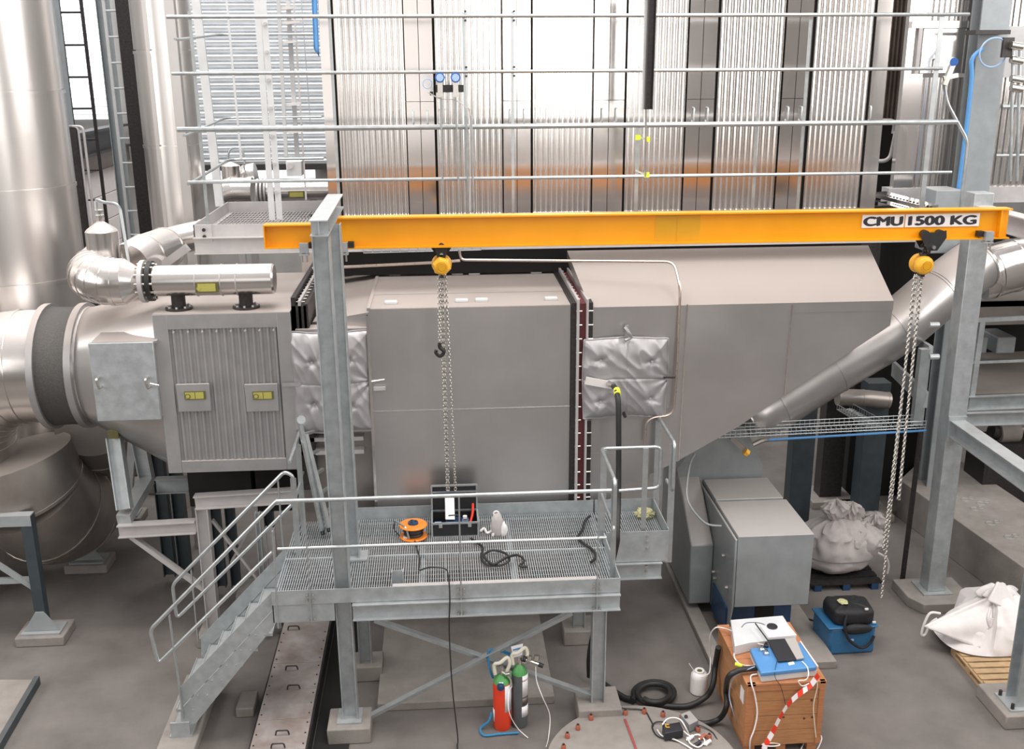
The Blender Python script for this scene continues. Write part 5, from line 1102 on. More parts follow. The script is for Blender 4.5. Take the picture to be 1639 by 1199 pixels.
solo('deck_hose', MB().tube(smooth([D(944, 826, .05), D(936, 835, .03), D(932, 848, .03), D(925, 860, .03), D(934, 870, .03), D(948, 880, .03), D(953, 892, .03), D(946, 900, .03)], 6), .016, 8), 'black', 'short s-shaped black hose at the right end of the deck', 'hose')
solo('deck_cable', MB().tube(smooth([D(664, 866, .02), D(668, 880, .02), D(672, 895, .02), D(670, 912, .02)], 5), .008, 6), 'black', 'thin black cable leading from the orange reel', 'cable')
g0 = at(713, 911, z=ZD+.16)
solo('hanging_power_cable', MB().tube(smooth([D(672, 913, .02), at(690, 908, z=ZD+.15), g0, at(718, 925, y=9.72), at(720, 960, y=9.69), at(719, 1010, y=9.69), at(724, 1100, y=9.69), (.04, 9.6, .1), at(732, 1196, z=.02), at(736, 1230, z=.02)], 8), .008, 6), 'black', 'long black cable hanging from the deck front to the floor', 'cable')
solo('yellow_foam_scrap', blob(D(1032, 822, .05), .11, .07, .07, 12, .5, 3.0), 'foam', 'crumpled yellowish foam scrap on the small side deck', 'foam')
for (a, c, l) in ((483, 1, 'x'),): pass
# ============================================================ GAS CYLINDERS
G = lambda px, py, h=0.: at(px, py, z=h)
def gas(name, label, base, r, h, mt, tops, bands, tilt=(0, 0)):
    t = T(name, label, 'gas cylinder', base); b = V(base); ax = V((tilt[0], tilt[1], 1)).normalized()
    build('body', MB().lathe(b, ax, [(r*.9, 0), (r, .03), (r, h*.82), (r*.96, h*.86)], 32), mt, t)
    build('shoulder', MB().lathe(b+ax*h*.86, ax, [(r*.96, 0), (r*.8, h*.07), (r*.45, h*.12), (r*.3, h*.14)], 32), 'green', t)
    for (z0, z1, a0, a1, bm) in bands:
        def fn(u, v): 
            an = math.radians(a0+(a1-a0)*u); return b+ax*(z0+(z1-z0)*v)+V((math.cos(an)*(r+.003), math.sin(an)*(r+.003), 0))
        o = build('paper_label', MB().grid(12, 1, fn), bm, t); s_ = o.modifiers.new('t', 'SOLIDIFY'); s_.thickness = .003
    n0 = b+ax*h
    build('valve', MB().cyl(n0-ax*.02, n0+ax*.09, .022, 12), 'brass', t)
    # cream protective collar
    build('valve_guard', MB().tube(smooth([n0+V((-.07, 0, .0)), n0+V((-.08, 0, .12)), n0+V((-.02, -.02, .15)), n0+V((.06, 0, .2)), n0+V((.085, 0, .12)), n0+V((.05, 0, .02))], 4), .02, 8), 'cream', t)
    return t, n0
rb_ = G(804, 1163); gb = G(832, 1160)
top = at(803, 1082, y=rb_.y).z
t, n0 = gas('gas_cylinder', 'bright red gas cylinder with white paper labels and cream guard', rb_, .098, .66, 'cylred', 0, [(.24, .56, -75, -15, 'paper'), (.52, .62, -110, -85, 'paper'), (.1, .25, -178, -150, 'paper')])
build('blue_regulator', MB().lathe(n0+V((-.02, -.1, -.08)), (0, -1, 0), [(.03, 0), (.04, .01), (.04, .04), (.02, .05)], 16), 'bluedk', t)
build('regulator_pipe', MB().tube(smooth([n0+V((.0, -.03, .05)), n0+V((.05, -.05, .02)), n0+V((.09, -.05, -.04)), n0+V((.1, -.06, -.12))]), .016, 8), 'brass', t)
build('needle_valve', MB().cyl(n0+V((.05, -.06, .03)), n0+V((.09, -.08, .05)), .022, 10), 'brass', t)
build('thin_tube', MB().tube(smooth([n0+V((.1, -.07, -.12)), at(814, 1110, y=9.7), at(815, 1140, y=9.6), at(828, 1165, z=.12), at(845, 1181, z=.01)], 6), .005, 6), 'white', t)
t, n0 = gas('gas_cylinder', 'dark grey gas cylinder with green shoulder and chrome regulator', gb, .088, .76, 'cylgrey', 0, [(.40, .66, -75, -5, 'paper'), (.59, .61, -75, -5, 'redtape'), (.15, .28, -80, -5, 'paper'), (.30, .38, -75, -5, 'brown')])
build('regulator', MB().cyl(n0+V((.05, -.02, .07)), n0+V((.2, -.05, .02)), .02, 12), 'brass', t)
for k in (.1, .18): build('gauge', MB().cyl(n0+V((k, -.03, .06)), n0+V((k+.005, -.02, .11)), .03, 14), 'brass', t)
build('outlet', MB().cyl(n0+V((.2, -.05, .02)), n0+V((.25, -.06, -.0)), .025, 10), 'ink', t)
build('black_collar', MB().cyl(n0+V((.03, -.01, .075)), n0+V((.07, -.02, .065)), .035, 12), 'ink', t)
build('thin_tube', MB().tube(smooth([n0+V((.17, -.06, .0)), at(859, 1090, y=9.8), at(868, 1115, y=9.7), at(880, 1145, z=.2), at(878, 1180, z=.02), at(874, 1196, z=.01)], 6), .005, 6), 'white', t)
build('paper_tag', MB().prism([n0+V((-.07, .0, .08)), n0+V((.03, .0, .11)), n0+V((.04, .03, .23)), n0+V((-.09, .03, .2))], (0, .004, 0)), 'paper', t)
build('tag_print', MB().prism([n0+V((-.07, .012, .16)), n0+V((.01, .012, .18)), n0+V((.01, .014, .195)), n0+V((-.07, .014, .175))], (0, -.004, 0)), 'blue2', t)
solo('blue_strap', MB().tube(smooth([at(788, 1038, y=9.95), at(781, 1045, y=9.95), at(782, 1060, y=9.95), at(785, 1075, y=9.93), at(789, 1085, y=9.95)], 5), .013, 6), 'bluecloth', 'blue strap looped above the red gas cylinder', 'strap')
solo('blue_strap', MB().tube(smooth([at(787, 1140, z=.2), at(782, 1155, z=.1), at(769, 1166, z=.02), at(775, 1177, z=.02), at(800, 1175, z=.02), at(830, 1173, z=.02)], 6), .014, 6), 'bluecloth', 'blue strap lying on the floor around the two gas cylinders', 'strap')
solo('blue_strap', MB().bar(at(801, 1041, y=10.0), at(822, 1050, y=9.95), .05, .012), 'bluecloth', 'short blue strap end beside the white tag of the grey cylinder', 'strap')
# ============================================================ CRATE WITH INSTRUMENTS
p = at(1190, 1196, z=.1); CY0 = p.y; CX0 = p.x; ztc = at(1192, 1096, y=CY0).z; CX1 = at(1322, 1092, y=CY0).x; CY1 = at(1142, 1000, z=ztc).y
CY1 = min(CY1, CY0+1.35)
ct = T('wooden_crate', 'large wooden crate on skids carrying the measuring instruments', 'crate', ((CX0+CX1)/2, (CY0+CY1)/2, 0))
build('core', MB().box(CX0+.03, CX1-.03, CY0+.035, CY1-.03, .1, ztc-.03), 'woodh', ct)
n = 4
for k in range(n):
    z0 = .1+(ztc-.14)*k/n; z1 = .1+(ztc-.14)*(k+1)/n-.006
    build('front_plank', MB().box(CX0+.09, CX1-.02, CY0+.015, CY0+.04, z0, z1), 'woodh', ct, .003)
    build('side_plank', MB().box(CX0+.01, CX0+.03, CY0+.03, CY1, z0, z1), 'woodh', ct, .003)
build('corner_post', MB().box(CX0, CX0+.09, CY0, CY0+.04, .1, ztc), 'wood', ct, .004)
build('corner_post', MB().box(CX1-.06, CX1, CY0, CY0+.04, .1, ztc), 'wood', ct, .004)
build('top_batten', MB().box(CX0+.09, CX1-.06, CY0, CY0+.03, ztc-.09, ztc-.02), 'wood', ct, .004)
for k in range(5):
    y0 = CY0+(CY1-CY0)*k/5; build('top_board', MB().box(CX0-.01, CX1+.01, y0, y0+(CY1-CY0)/5-.006, ztc-.03, ztc), 'wood', ct, .003)
for x in (CX0+.03, (CX0+CX1)/2-.05, CX1-.13): build('skid', MB().box(x, x+.1, CY0+.03, CY1-.03, 0, .1), 'wood', ct, .004)
for (px, py) in ((1299, 1121), (1287, 1150), (1254, 1148), (1300, 1148)):
    q = at(px, py, y=CY0+.015); build('knot', MB().cyl(q, q-V((0, .002, 0)), .014, 10), 'knot', ct)
build('paper_label', MB().box(CX0+.004, CX0+.009, CY0+.12, CY0+.24, ztc-.32, ztc-.16), 'paper', ct)
def slab(px4, ztop, h):                                # box with given pixel outline at its top height
    ps = [at(a, b, z=ztop) for a, b in px4]; return MB().prism(ps, (0, 0, -h))
za = ztc+.13
an = T('gas_analyzer', 'blue-topped flat instrument case on the front of the crate', 'instrument', at(1255, 1060, z=ztc))
build('lower_shell', slab([(1201, 1042), (1282, 1032), (1308, 1072), (1219, 1082)], za-.05, za-.05-ztc-.002), 'lgrey', an, .01)
build('upper_shell', slab([(1200, 1038), (1281, 1028), (1308, 1067), (1218, 1077)], za, .05), 'blue2', an, .012)
build('edge_strip', MB().bar(at(1281, 1027, z=za+.005), at(1309, 1067, z=za+.005), .012, .012), 'white', an)
for (a, c, mt, r) in ((1219, 1042, 'brass', .03), (1226, 1048, 'brass', .03), (1226, 1036, 'ink', .025)):
    q = at(a, c, z=za); build('port_fitting', MB().lathe(q, (0, 0, 1), [(r, 0), (r, .03), (r*.6, .04), (r*.6, .06)], 12), mt, an)
build('rating_plate', slab([(1261, 1061), (1270, 1058), (1272, 1063), (1263, 1065)], za+.002, .003), 'cream', an)
zw = ztc+.12
wb = T('white_control_box', 'flat white control box behind the blue instrument case', 'instrument', at(1215, 1010, z=ztc))
build('housing', slab([(1169, 992), (1253, 985), (1275, 1020), (1200, 1028), (1176, 1034)], zw, .118), 'lgrey', wb, .008)
build('side_socket', MB().cyl(at(1170, 1000, z=zw-.04), at(1168, 1000, z=zw-.04), .025, 12), 'ink', wb)
solo('notebook', slab([(1217, 1001), (1260, 998), (1275, 1016), (1230, 1020)], zw+.045, .043), 'paper', 'thick white notebook lying on the white control box', 'notebook', bev=.004)
q = at(1236, 1002, z=zw+.06)
solo('round_black_puck', MB().lathe(q-V((0, 0, .012)), (0, 0, 1), [(.055, 0), (.06, .008), (.055, .016)], 24), 'ink', 'round black puck on the white notebook', 'puck')
m_ = MB()
tb = T('tablet_keyboard', 'black and grey slim tablet lying across the blue instrument', 'tablet', at(1258, 1040, z=za))
build('black_screen', slab([(1228, 1024), (1256, 1022), (1275, 1055), (1246, 1058)], za+.03, .018), 'ink', tb, .003)
build('grey_palm_rest', slab([(1256, 1022), (1273, 1020), (1287, 1053), (1275, 1055)], za+.03, .018), 'paintb', tb, .003)
build('open_edge', MB().bar(at(1209, 998, z=zw+.06), at(1229, 1025, z=za+.04), .01, .012), 'ink', tb)
def cable(name, label, pts, r, mt, cat='cable', n=6, hose=False): return solo(name, MB().tube(smooth(pts, 7), r, n), mt, label, cat)
B = lambda px, py, h: at(px, py, z=h)
cable('white_cable', 'white cable arching over the crate left edge down to the white drum', [B(1176, 1012, zw), B(1160, 1006, ztc+.05), B(1145, 1005, ztc+.06), B(1136, 1020, ztc-.1), B(1137, 1050, .45), B(1136, 1075, .35), B(1128, 1082, .30), B(1122, 1084, .29)], .007, 'white')
cable('white_cable', 'white cable hanging down the front left of the crate', [B(1212, 1079, ztc+.02), B(1202, 1082, ztc+.02), B(1203, 1095, ztc+.01), at(1208, 1112, y=CY0-.02), at(1212, 1140, y=CY0-.03), at(1208, 1165, y=CY0-.05), at(1201, 1185, y=CY0-.06), B(1200, 1204, .03)], .008, 'white')
cable('white_cable', 'white cable loop lying in front of the crate skids', [B(1282, 1199, .02), B(1290, 1185, .03), B(1305, 1174, .04), B(1315, 1180, .03), B(1310, 1196, .02), B(1300, 1210, .02)], .007, 'white')
cable('white_cable', 'white cable leaving the blue instrument towards the striped tape', [B(1284, 1059, za+.01), B(1292, 1068, za), at(1294, 1080, y=CY0-.02), at(1290, 1088, y=CY0-.03), at(1278, 1090, y=CY0-.03), at(1284, 1098, y=CY0-.03), at(1295, 1094, y=CY0-.03)], .006, 'white')
cable('white_cable', 'white cable bowed on the crate top before the blue instrument', [B(1222, 1032, za), B(1200, 1030, ztc+.03), B(1180, 1038, ztc+.02), B(1175, 1050, ztc+.02), B(1183, 1062, ztc+.02), B(1200, 1066, ztc+.02), B(1212, 1064, ztc+.05)], .007, 'white')
cable('cream_cable', 'thin cream cable hanging down the crate front right side', [at(1307, 1085, y=CY0-.01), at(1308, 1100, y=CY0-.015), at(1302, 1130, y=CY0-.015), at(1304, 1160, y=CY0-.015), at(1306, 1180, y=CY0-.02)], .005, 'cream')
cable('thin_black_wire', 'thin black wire crossing the blue instrument and crate front', [B(1244, 1058, za+.008), B(1241, 1070, za+.008), at(1241, 1085, y=CY0-.01), at(1250, 1100, y=CY0-.01), at(1258, 1130, y=CY0-.01)], .003, 'ink')
cable('thin_black_wire', 'thin black wire curled on the white control box', [B(1187, 1004, zw+.005), B(1195, 997, zw+.005), B(1215, 997, zw+.005), B(1228, 1002, zw+.01)], .003, 'ink')
solo('neon_sleeve', MB().cyl(B(1177, 1063, ztc+.03), B(1188, 1066, ztc+.03), .02, 12), 'neon', 'neon yellow sleeve on the crate top left edge', 'sleeve')
cable('black_hose', 'thick black hose rising against the crate left side', [B(1045, 1128, .03), B(1080, 1131, .03), B(1105, 1129, .04), B(1130, 1115, .1), B(1141, 1095, .25), at(1145, 1065, x=CX0-.04), at(1150, 1036, x=CX0-.04)], .033, 'black', 'hose', 12)
cable('black_hose', 'thick black hose looping from the blue instrument down to the floor', [B(1214, 1069, ztc+.06), B(1196, 1071, ztc+.06), B(1180, 1074, ztc+.05), B(1166, 1084, ztc-.02), at(1162, 1105, x=CX0-.05), at(1163, 1130, x=CX0-.07), B(1152, 1150, .08), B(1130, 1158, .04), B(1112, 1155, .04)], .03, 'black', 'hose', 12)
cr_ = smooth([B(968, 1096, .04), B(985, 1108, .04), B(1000, 1117, .04), B(1012, 1119, .05)], 6)
cable('black_hose', 'thick black hose emerging behind the front right platform leg', [B(955, 1085, .05), B(968, 1096, .04), B(985, 1108, .04), B(1000, 1117, .04), B(1010, 1119, .05)], .035, 'black', 'hose', 12)
loop = [B(1012, 1122, .05)]
for k in range(27):
    a_ = math.radians(200-k*27); rx, ry = 34-.45*k, 19-.2*k; loop.append(B(1048+rx*math.cos(a_), 1110-ry*math.sin(a_), .04+.0022*k))
cable('coiled_black_hose', 'thick black hose coiled in loops on the floor', loop, .034, 'black', 'hose', 12)
cable('blue_wire', 'thin blue wire dropping from the blue instrument past the black hose', [B(1208, 1067, za-.04), B(1190, 1075, ztc+.05), B(1174, 1085, ztc-.05), at(1167, 1110, x=CX0-.09), at(1172, 1135, x=CX0-.09), B(1180, 1160, .1)], .005, 'lcd')
# barrier tape
bt = T('barrier_tape', 'red and white striped barrier tape draped down the crate front', 'tape', at(1260, 1140, y=CY0-.1))
path = smooth([at(1310, 1080, y=CY0-.02), at(1298, 1097, y=CY0-.03), at(1283, 1108, y=CY0-.05), at(1264, 1125, y=CY0-.08), at(1250, 1146, y=CY0-.1), at(1238, 1170, y=CY0-.12), at(1226, 1192, y=CY0-.14), at(1220, 1206, y=CY0-.15)], 4)
L_ = len(path)-1; nst = 15
for k in range(nst):
    i0, i1 = k*L_/nst, (k+1)*L_/nst
    f = lambda s_: path[int(s_)].lerp(path[min(int(s_)+1, L_)], s_-int(s_))
    a_, b2 = f(i0), f(min(i1, L_-1e-6)); d = (b2-a_).normalized(); sd = V((d.z, 0, -d.x)).normalized(); tw = V((0, math.sin(k*.6)*.5, 0)); sd = (sd+tw).normalized()*.026
    build('red_stripe' if k % 2 == 0 else 'white_stripe', MB().prism([a_-sd+d*.012, a_+sd-d*.012, b2+sd-d*.012, b2-sd+d*.012], (0, .003, 0)), 'redtape' if k % 2 == 0 else 'white', bt)
solo('tape_remnant', MB().torus(at(1234, 1192, y=CY0-.14), (0, .5, 1), .09, .006, 24, 6), 'white', 'white cable ring around the lower end of the striped tape', 'cable')
# white drum
q = G(1118, 1108)
t = T('white_jar', 'round white plastic jar standing left of the crate', 'jar', q)
build('body', MB().lathe(q, (0, 0, 1), [(.085, 0), (.1, .015), (.1, .2), (.095, .24), (.07, .27), (.055, .275), (.055, .285)], 32), 'white', t)
build('opening_rim', MB().torus(q+V((0, 0, .285)), (0, 0, 1), .05, .01, 24, 6), 'white', t)
build('dark_opening', MB().cyl(q+V((0, 0, .27)), q+V((0, 0, .287)), .03, 16), 'tagd', t)
solo('black_stopper', MB().lathe(G(1121, 1080), (0, 0, 1), [(.04, 0), (.04, .05), (.025, .07)], 16), 'ink', 'small black stopper behind the white jar', 'stopper')
cable('white_cable', 'thin white wire standing up from the white jar', [q+V((-.03, 0, .28)), at(1110, 1072, y=q.y), at(1103, 1062, y=q.y)], .005, 'white')
# ============================================================ ROUND BASE WITH BOLTS
rbp = T('round_concrete_base', 'round concrete base ringed with orange-capped bolts at the bottom edge', 'base', (1.9, 9.05, 0))
q0 = [at(a, c, z=.12) for a, c in ((902, 1197), (1016, 1141), (1117, 1168))]
ax_, ay_, bx_, by_, cx_, cy_ = q0[0].x, q0[0].y, q0[1].x, q0[1].y, q0[2].x, q0[2].y
dd_ = 2*(ax_*(by_-cy_)+bx_*(cy_-ay_)+cx_*(ay_-by_))
ux = ((ax_**2+ay_**2)*(by_-cy_)+(bx_**2+by_**2)*(cy_-ay_)+(cx_**2+cy_**2)*(ay_-by_))/dd_
uy = ((ax_**2+ay_**2)*(cx_-bx_)+(bx_**2+by_**2)*(ax_-cx_)+(cx_**2+cy_**2)*(bx_-ax_))/dd_
rr_ = math.hypot(ax_-ux, ay_-uy)
build('disc', MB().lathe((ux, uy, 0), (0, 0, 1), [(rr_+.16, 0), (rr_+.16, .1), (rr_+.15, .11)], 64), 'conc', rbp)
build('red_line', MB().bar(at(1000, 1151, z=.115), at(1024, 1215, z=.115), .025, .012), 'redmark', rbp)
for k, (a, c) in enumerate(((946, 1149), (972, 1142), (1001, 1141), (1031, 1139), (1061, 1144), (925, 1165), (908, 1178), (1091, 1149), (1117, 1168), (1135, 1180), (902, 1197))):
    q = at(a, c+3, z=.11); b1_ = build('anchor_bolt', MB().cyl(q, q+V((0, 0, .07)), .014, 8), 'dark', rbp)
    build('bolt_cap', MB().lathe(q, (0, 0, 1), [(.026, 0), (.026, .05), (.018, .06)], 10), 'bolt', b1_)
bx = T('black_power_box', 'black box with yellow mark on the round base', 'electrical box', B(1076, 1172, .11))
Pb = [B(1060, 1160, .22), B(1088, 1155, .22), B(1094, 1168, .22), B(1064, 1174, .22)]
build('housing', MB().prism(Pb, (0, 0, -.1)), 'ink', bx, .01)
build('yellow_mark', MB().bar(B(1065, 1160, .222), B(1071, 1160, .222), .01, .004).bar(B(1065, 1160, .222), B(1066, 1164, .222), .01, .004).bar(B(1066, 1164, .222), B(1072, 1164, .222), .01, .004), 'hoist', bx)
gb_ = T('grey_power_box', 'small grey box behind the black box with yellow mark', 'electrical box', B(1103, 1155, .11))
build('housing', MB().prism([B(1089, 1143, .22), B(1104, 1137, .22), B(1118, 1153, .22), B(1103, 1160, .22)], (0, 0, -.1)), 'lgrey', gb_, .006); gb_.children[0].data.materials[0] = M['paintb']
build('black_socket', MB().cyl(B(1098, 1147, .22), B(1098, 1147, .24), .02, 12), 'ink', gb_)
random.seed(11)
tang = ['white cable bundle looping right of the black box', 'dark cable loop left of the black box', 'white cable arched over the black box', 'pale cable curling at the bottom edge near the crate', 'black cable trailing along the round base rim', 'white plug cable at the bottom edge below the boxes']
cable('tangled_cable', tang[0], [B(1094, 1170, .2), B(1105, 1178, .15), B(1118, 1176, .14), B(1128, 1186, .13), B(1118, 1196, .13), B(1105, 1190, .14), B(1100, 1180, .14)], .008, 'white')
cable('tangled_cable', tang[1], [B(1066, 1156, .15), B(1050, 1156, .13), B(1044, 1164, .12), B(1052, 1178, .12), B(1070, 1184, .12), B(1090, 1188, .12)], .008, 'ink')
cable('tangled_cable', tang[2], [B(1060, 1160, .24), B(1068, 1151, .27), B(1080, 1149, .27), B(1090, 1153, .26), B(1097, 1164, .22), B(1102, 1174, .15)], .008, 'white')
cable('tangled_cable', tang[3], [B(1108, 1158, .14), B(1125, 1163, .13), B(1140, 1172, .12), B(1150, 1186, .1), B(1165, 1195, .03)], .006, 'ink')
cable('tangled_cable', tang[4], [B(980, 1130, .13), B(1000, 1134, .13), B(1030, 1137, .12), B(1040, 1150, .12), B(1046, 1162, .12)], .007, 'ink')
cable('tangled_cable', tang[5], [B(1052, 1168, .13), B(1060, 1178, .13), B(1080, 1184, .13), B(1096, 1192, .13), B(1110, 1201, .13)], .008, 'white')
for k, (a, c, mt) in enumerate(((1100, 1185, 'white'), (1112, 1194, 'ink'), (1128, 1192, 'white'), (1120, 1183, 'bolt'))):
    q = B(a, c, .12); t = T('power_plug', ['white plug nearest the black box', 'black plug at the bottom edge', 'white plug nearest the crate', 'orange-brown plug in the cable tangle'][k], 'plug', q)
    build('body', MB().cyl(q, q+V((.07, .03, .03)), .025, 12, .018), mt, t); build('pin_face', MB().cyl(q-V((.01, .004, .004)), q, .02, 10), 'brass', t)
# ============================================================ COOLER, SACKS, PALLETS
q = [at(a, c, z=0) for a, c in ((1334, 1049), (1404, 1043), (1404, 1000), (1316, 1004))]
xm0, xm1 = q[0].x, q[1].x; ym0 = q[0].y; 
cl = T('blue_cooler_bag', 'blue cooler box on the floor right of the crate', 'cooler', ((xm0+xm1)/2, ym0+.2, 0))
hz_ = .36
x0, x1 = at(1320, 1045, y=ym0).x, at(1402, 1045, y=ym0).x
build('body', MB().prism([(x0+.05, ym0, 0), (x1-.02, ym0+.02, 0), (x1+.0, ym0+.48, 0), (x0-.0, ym0+.48, 0)], (0, 0, hz_)), 'blue', cl, .03)
build('rim', MB().prism([(x0+.02, ym0-.02, hz_), (x1, ym0, hz_), (x1+.02, ym0+.5, hz_), (x0-.02, ym0+.5, hz_)], (0, 0, .02)), 'blue', cl, .01)
build('logo_patch', MB().box((x0+x1)/2-.05, (x0+x1)/2+.02, ym0-.02, ym0+.0, .2, .22), 'lcd', cl)
t = T('black_shoulder_bag', 'black shoulder bag lying on top of the blue cooler', 'bag', ((x0+x1)/2, ym0+.2, hz_+.02))
def bagf(u, v):
    a_, b2 = 2*math.pi*u, math.pi*v; cx_, sx_ = math.cos(a_), math.sin(a_); e = .45; sg = lambda q: math.copysign(abs(q)**e, q)
    r = abs(math.sin(b2))**.5; k = 1+.06*noise.noise(V((cx_*2, sx_*2, v*3)))
    return V(((x0+x1)/2+.03+.27*sg(cx_)*r*k, ym0+.24+.23*sg(sx_)*r*k, hz_+.12-.11*sg(math.cos(b2))*k+.02*noise.noise(V((cx_*3, sx_*3, 2)))))
build('body', MB().grid(48, 24, bagf), 'bag', t)
build('front_flap', blob(((x0+x1)/2+.06, ym0+.0, hz_-.01), .19, .05, .07, 9, .1, 1.5, 24, 14, False), 'bag', t)
build('strap', MB().tube(smooth([at(1355, 985, y=ym0), at(1352, 1005, y=ym0-.04), at(1360, 1025, y=ym0-.05), at(1378, 1037, y=ym0-.05), at(1392, 1030, y=ym0-.04), at(1399, 1018, y=ym0-.03)], 6), .018, 8), 'bag', t)
build('papers', blob((x0+.26, ym0+.22, hz_+.25), .06, .07, .015, 4, .2), 'foam', t)
for (a, c) in ((1387, 975), (1399, 996)): build('buckle', MB().box(*(lambda p: (p.x-.02, p.x+.02, p.y-.01, p.y+.01, p.z-.01, p.z+.01))(at(a, c, y=ym0+.02))), 'white', t)
def sack(name, label, cx, cy, z0, hull, mt, seed, lumps, cat='sack'):
    """cloth sack: radial profile over a footprint, creased by ridged noise"""
    t = T(name, label, cat, (cx, cy, z0))
    def fn(u, v):
        a_ = 2*math.pi*u; r = hull(a_, v); d = V((math.cos(a_), math.sin(a_), v*1.3))
        cre = (1-abs(noise.noise(d*1.6+V((seed, 1, 2)))))**2*.22-.1+(1-abs(noise.noise(d*3.4+V((seed, 3, 5)))))**3*.035+.03*math.sin(a_*9+v*3+seed)*(v**2)
        k = 1+cre*(.45+v)
        z = lumps(a_, v)
        return V((cx+r[0]*k*math.cos(a_), cy+r[1]*k*math.sin(a_), z0+max(0, z+.05*noise.noise(d*3+V((0, seed, 0)))*min(1, v*3))))
    build('cloth_body', MB().grid(96, 48, fn), mt, t)
    return t
def drape(c, exl, exr, ey, z0, pk, seed, nf=7, pw=2.6):
    c = V(c)
    def fn(u, v):
        a_ = 2*math.pi*u; c_, s_ = math.cos(a_), math.sin(a_); q_ = (abs(c_)**pw+abs(s_)**pw)**(-1/pw)
        ex = (exr if c_ > 0 else exl)*q_*c_; e2 = ey*q_*s_; k = v**1.3
        p = V((c.x+ex, c.y+e2, z0)).lerp(pk, k); p.z = z0+(pk.z-z0)*(1-(1-v)**1.7)
        out = V((ex, e2, 0)).normalized(); sv = math.sin(math.pi*min(1, v*1.02))
        fold = (.03*math.sin(a_*nf+1.5*math.sin(a_*2)+seed)+.012*math.sin(a_*2.3*nf+4*v))*max(0, sv)**.7
        d = V((c_*1.2, s_*1.2, v*1.6)); cr = .09*((1-abs(noise.noise(d*2.0+V((seed, 1, 2)))))**2-.6)*sv
        return p+out*(.08*math.sin(math.pi*min(1, v*1.2))+fold+cr)+V((0, 0, .05*noise.noise(d*2+V((seed, 0, 0)))*v))
    return MB().grid(110, 44, fn)
b0 = at(1352, 928, z=.12); sx = b0.x; sy = b0.y+.36
t = T('dusty_big_bag', 'dusty grey-white big bag slumped behind the fan housing box', 'sack', (sx, sy, .12))
build('lower_body', blob((sx-.02, sy, .34), .47, .38, .26, 4, .10, 1.6, 64, 32), 'sackd', t)
build('draped_cloth', drape((sx+.0, sy, 0), .47, .52, .4, .40, at(1345, 822, y=sy), 3.), 'sackd', t)
build('folded_corner', drape((sx+.22, sy-.12, 0), .3, .3, .24, .46, at(1388, 835, y=sy-.1), 8., 5), 'sackd', t)
for k, (px, py, w_) in enumerate(((1338, 808, .10), (1364, 812, .07), (1401, 828, .06))):
    pe_ = at(px, py, y=sy-.05)
    build('top_ear', drape((pe_.x, pe_.y, 0), w_, w_, w_*.7, pe_.z-.2, pe_+V((0, 0, .08)), 11.+k, 4, 2.2), 'sackd', t)
build('lifting_loop', MB().tube(smooth([at(1405, 885, y=sy-.4), at(1418, 893, y=sy-.45), at(1422, 905, y=sy-.45), at(1420, 918, y=sy-.45)]), .018, 6), 'sackd', t)
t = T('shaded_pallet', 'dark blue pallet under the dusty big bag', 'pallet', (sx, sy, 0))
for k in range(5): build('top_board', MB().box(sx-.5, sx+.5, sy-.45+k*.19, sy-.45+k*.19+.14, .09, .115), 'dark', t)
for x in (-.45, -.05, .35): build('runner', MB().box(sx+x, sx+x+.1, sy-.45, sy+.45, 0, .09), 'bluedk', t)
# white big bag: tent-like draped cloth with folds falling from a gathered peak
wxc, wyc = 6.62, 11.08
t = T('white_big_bag', 'clean white big bag slumped on a wooden pallet at the right edge', 'sack', (wxc, wyc, .13))
pk = at(1598, 940, y=wyc+.15)
def fnb(u, v):
    a_ = 2*math.pi*u; c_, s_ = math.cos(a_), math.sin(a_); q_ = (abs(c_)**2.6+abs(s_)**2.6)**(-1/2.6)
    ex = (.66 if c_ > 0 else .6)*q_*c_; ey = (.5 if s_ > 0 else .5)*q_*s_
    rim = V((wxc+ex, wyc+ey, .14)); k = v**1.15
    p = rim.lerp(pk, k); p.z = .14+(pk.z-.14)*(1-(1-v)**(1.5 if c_ > -.5 else 1.15))
    out = V((ex, ey, 0)).normalized()
    fold = (.045*math.sin(a_*8+1.5*math.sin(a_*2))+.02*math.sin(a_*17+4*v))*math.sin(math.pi*min(1, v*1.02))**.7
    bul = .10*math.sin(math.pi*min(1, v*1.15)) if c_ > -.3 else -.05*math.sin(math.pi*v)
    d = V((c_*1.2, s_*1.2, v*1.6)); cr = .07*((1-abs(noise.noise(d*1.9+V((7, 1, 2)))))**2-.6)*math.sin(math.pi*v)
    return p+out*(bul+fold+cr)+V((0, 0, .03*noise.noise(d*2)*v))
build('cloth_body', MB().grid(150, 60, fnb), 'sack', t)
def wing(u, v):
    P_ = at(1478, 1003, y=wyc-.1).lerp(at(1598, 945, y=wyc+.1), u); Q_ = at(1487, 1006, y=wyc-.12).lerp(at(1570, 1040, y=wyc-.42), u)
    p = P_.lerp(Q_, v); p.z += .05*math.sin(math.pi*u)*math.sin(math.pi*v)+.02*math.sin(v*9+u*4)*u; p.y -= .04*math.sin(v*9+u*3)*u; return p
w_ = build('left_wing', MB().grid(24, 16, wing), 'sack', t); q_ = w_.modifiers.new('t', 'SOLIDIFY'); q_.thickness = .012
def frill(u, v):
    a_ = 2*math.pi*u; r = .04+.17*v+.03*v*math.sin(a_*9); return pk+V((r*math.cos(a_)*1.15, r*math.sin(a_)*.8, -.03+.07*math.sin(v*2.6)-.1*v+.03*v*math.sin(a_*7+1)))
w_ = build('gathered_frill', MB().grid(60, 12, frill), 'sack', t); q_ = w_.modifiers.new('t', 'SOLIDIFY'); q_.thickness = .012
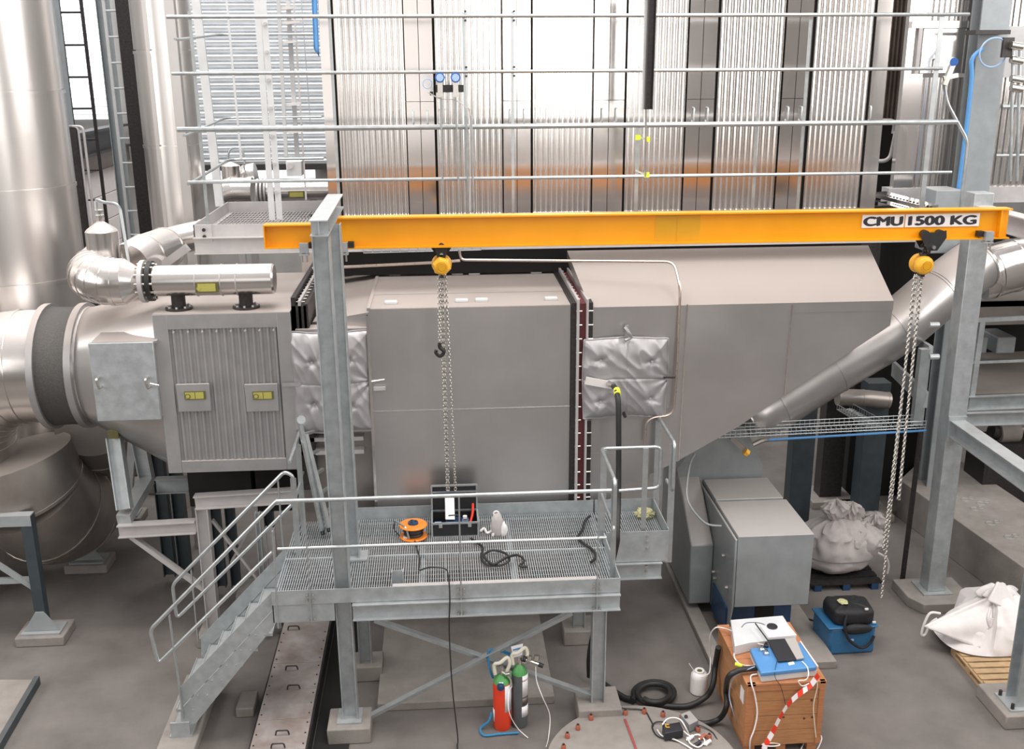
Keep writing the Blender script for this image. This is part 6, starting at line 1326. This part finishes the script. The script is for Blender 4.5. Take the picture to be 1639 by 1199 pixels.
build('raised_flap', MB().prism([at(1582, 962, y=wyc-.1), at(1598, 931, y=wyc+.05), at(1606, 934, y=wyc+.1), at(1632, 968, y=wyc-.05), at(1612, 975, y=wyc-.15)], (0, .05, -.02)), 'sack', t, .02)
build('tie_tail', MB().tube(smooth([at(1585, 975, y=wyc-.35), at(1581, 990, y=wyc-.42), at(1585, 1003, y=wyc-.45), at(1588, 990, y=wyc-.43)]), .02, 8), 'sack', t)
build('lifting_loop', MB().tube(smooth([at(1505, 982, y=wyc-.05), at(1490, 981, y=wyc-.05), at(1482, 992, y=wyc-.05), at(1475, 1014, y=wyc-.05), at(1481, 1015, y=wyc-.05), at(1489, 998, y=wyc-.05), at(1500, 990, y=wyc-.05)]), .016, 8), 'sack', t)
pt_ = T('wooden_pallet', 'light wooden pallet under the white big bag', 'pallet', (wxc, wyc, 0))
pa_, pb2 = at(1526, 1033, z=.12), at(1580, 1098, z=.12)
d_ = (pb2-pa_); Lp = d_.length; d_.normalize(); s_d = V((-d_.y, d_.x, 0)); s_d = s_d if s_d.x > 0 else -s_d
for k in range(7):
    q = pa_+d_*(Lp*(k+.5)/7); build('top_board', MB().bar(q-V((0, 0, .01)), q+s_d*.95-V((0, 0, .01)), .095, .02), 'pallet', pt_, .003)
for k in (.03, .45, .88): 
    q = pa_+s_d*k
    build('runner_board', MB().bar(q-V((0, 0, .105)), q+d_*Lp-V((0, 0, .105)), .1, .022), 'pallet', pt_)
    build('upper_runner', MB().bar(q-V((0, 0, .03)), q+d_*Lp-V((0, 0, .03)), .1, .02), 'pallet', pt_)
    for j in (.06, .5, .94): r_ = q+d_*Lp*j; build('block', MB().bar(r_-d_*.06-V((0, 0, .068)), r_+d_*.06-V((0, 0, .068)), .1, .056), 'pallet', pt_)
# loose bits
solo('floor_cable', MB().tube(smooth([B(1240, 985, .01), B(1290, 990, .01), B(1310, 1000, .01), B(1300, 1020, .01)], 6), .012, 6), 'black', 'black cable on the floor between crate and blue cooler', 'cable')
for o in bpy.data.objects:
    if '_o' in o: del o['_o']
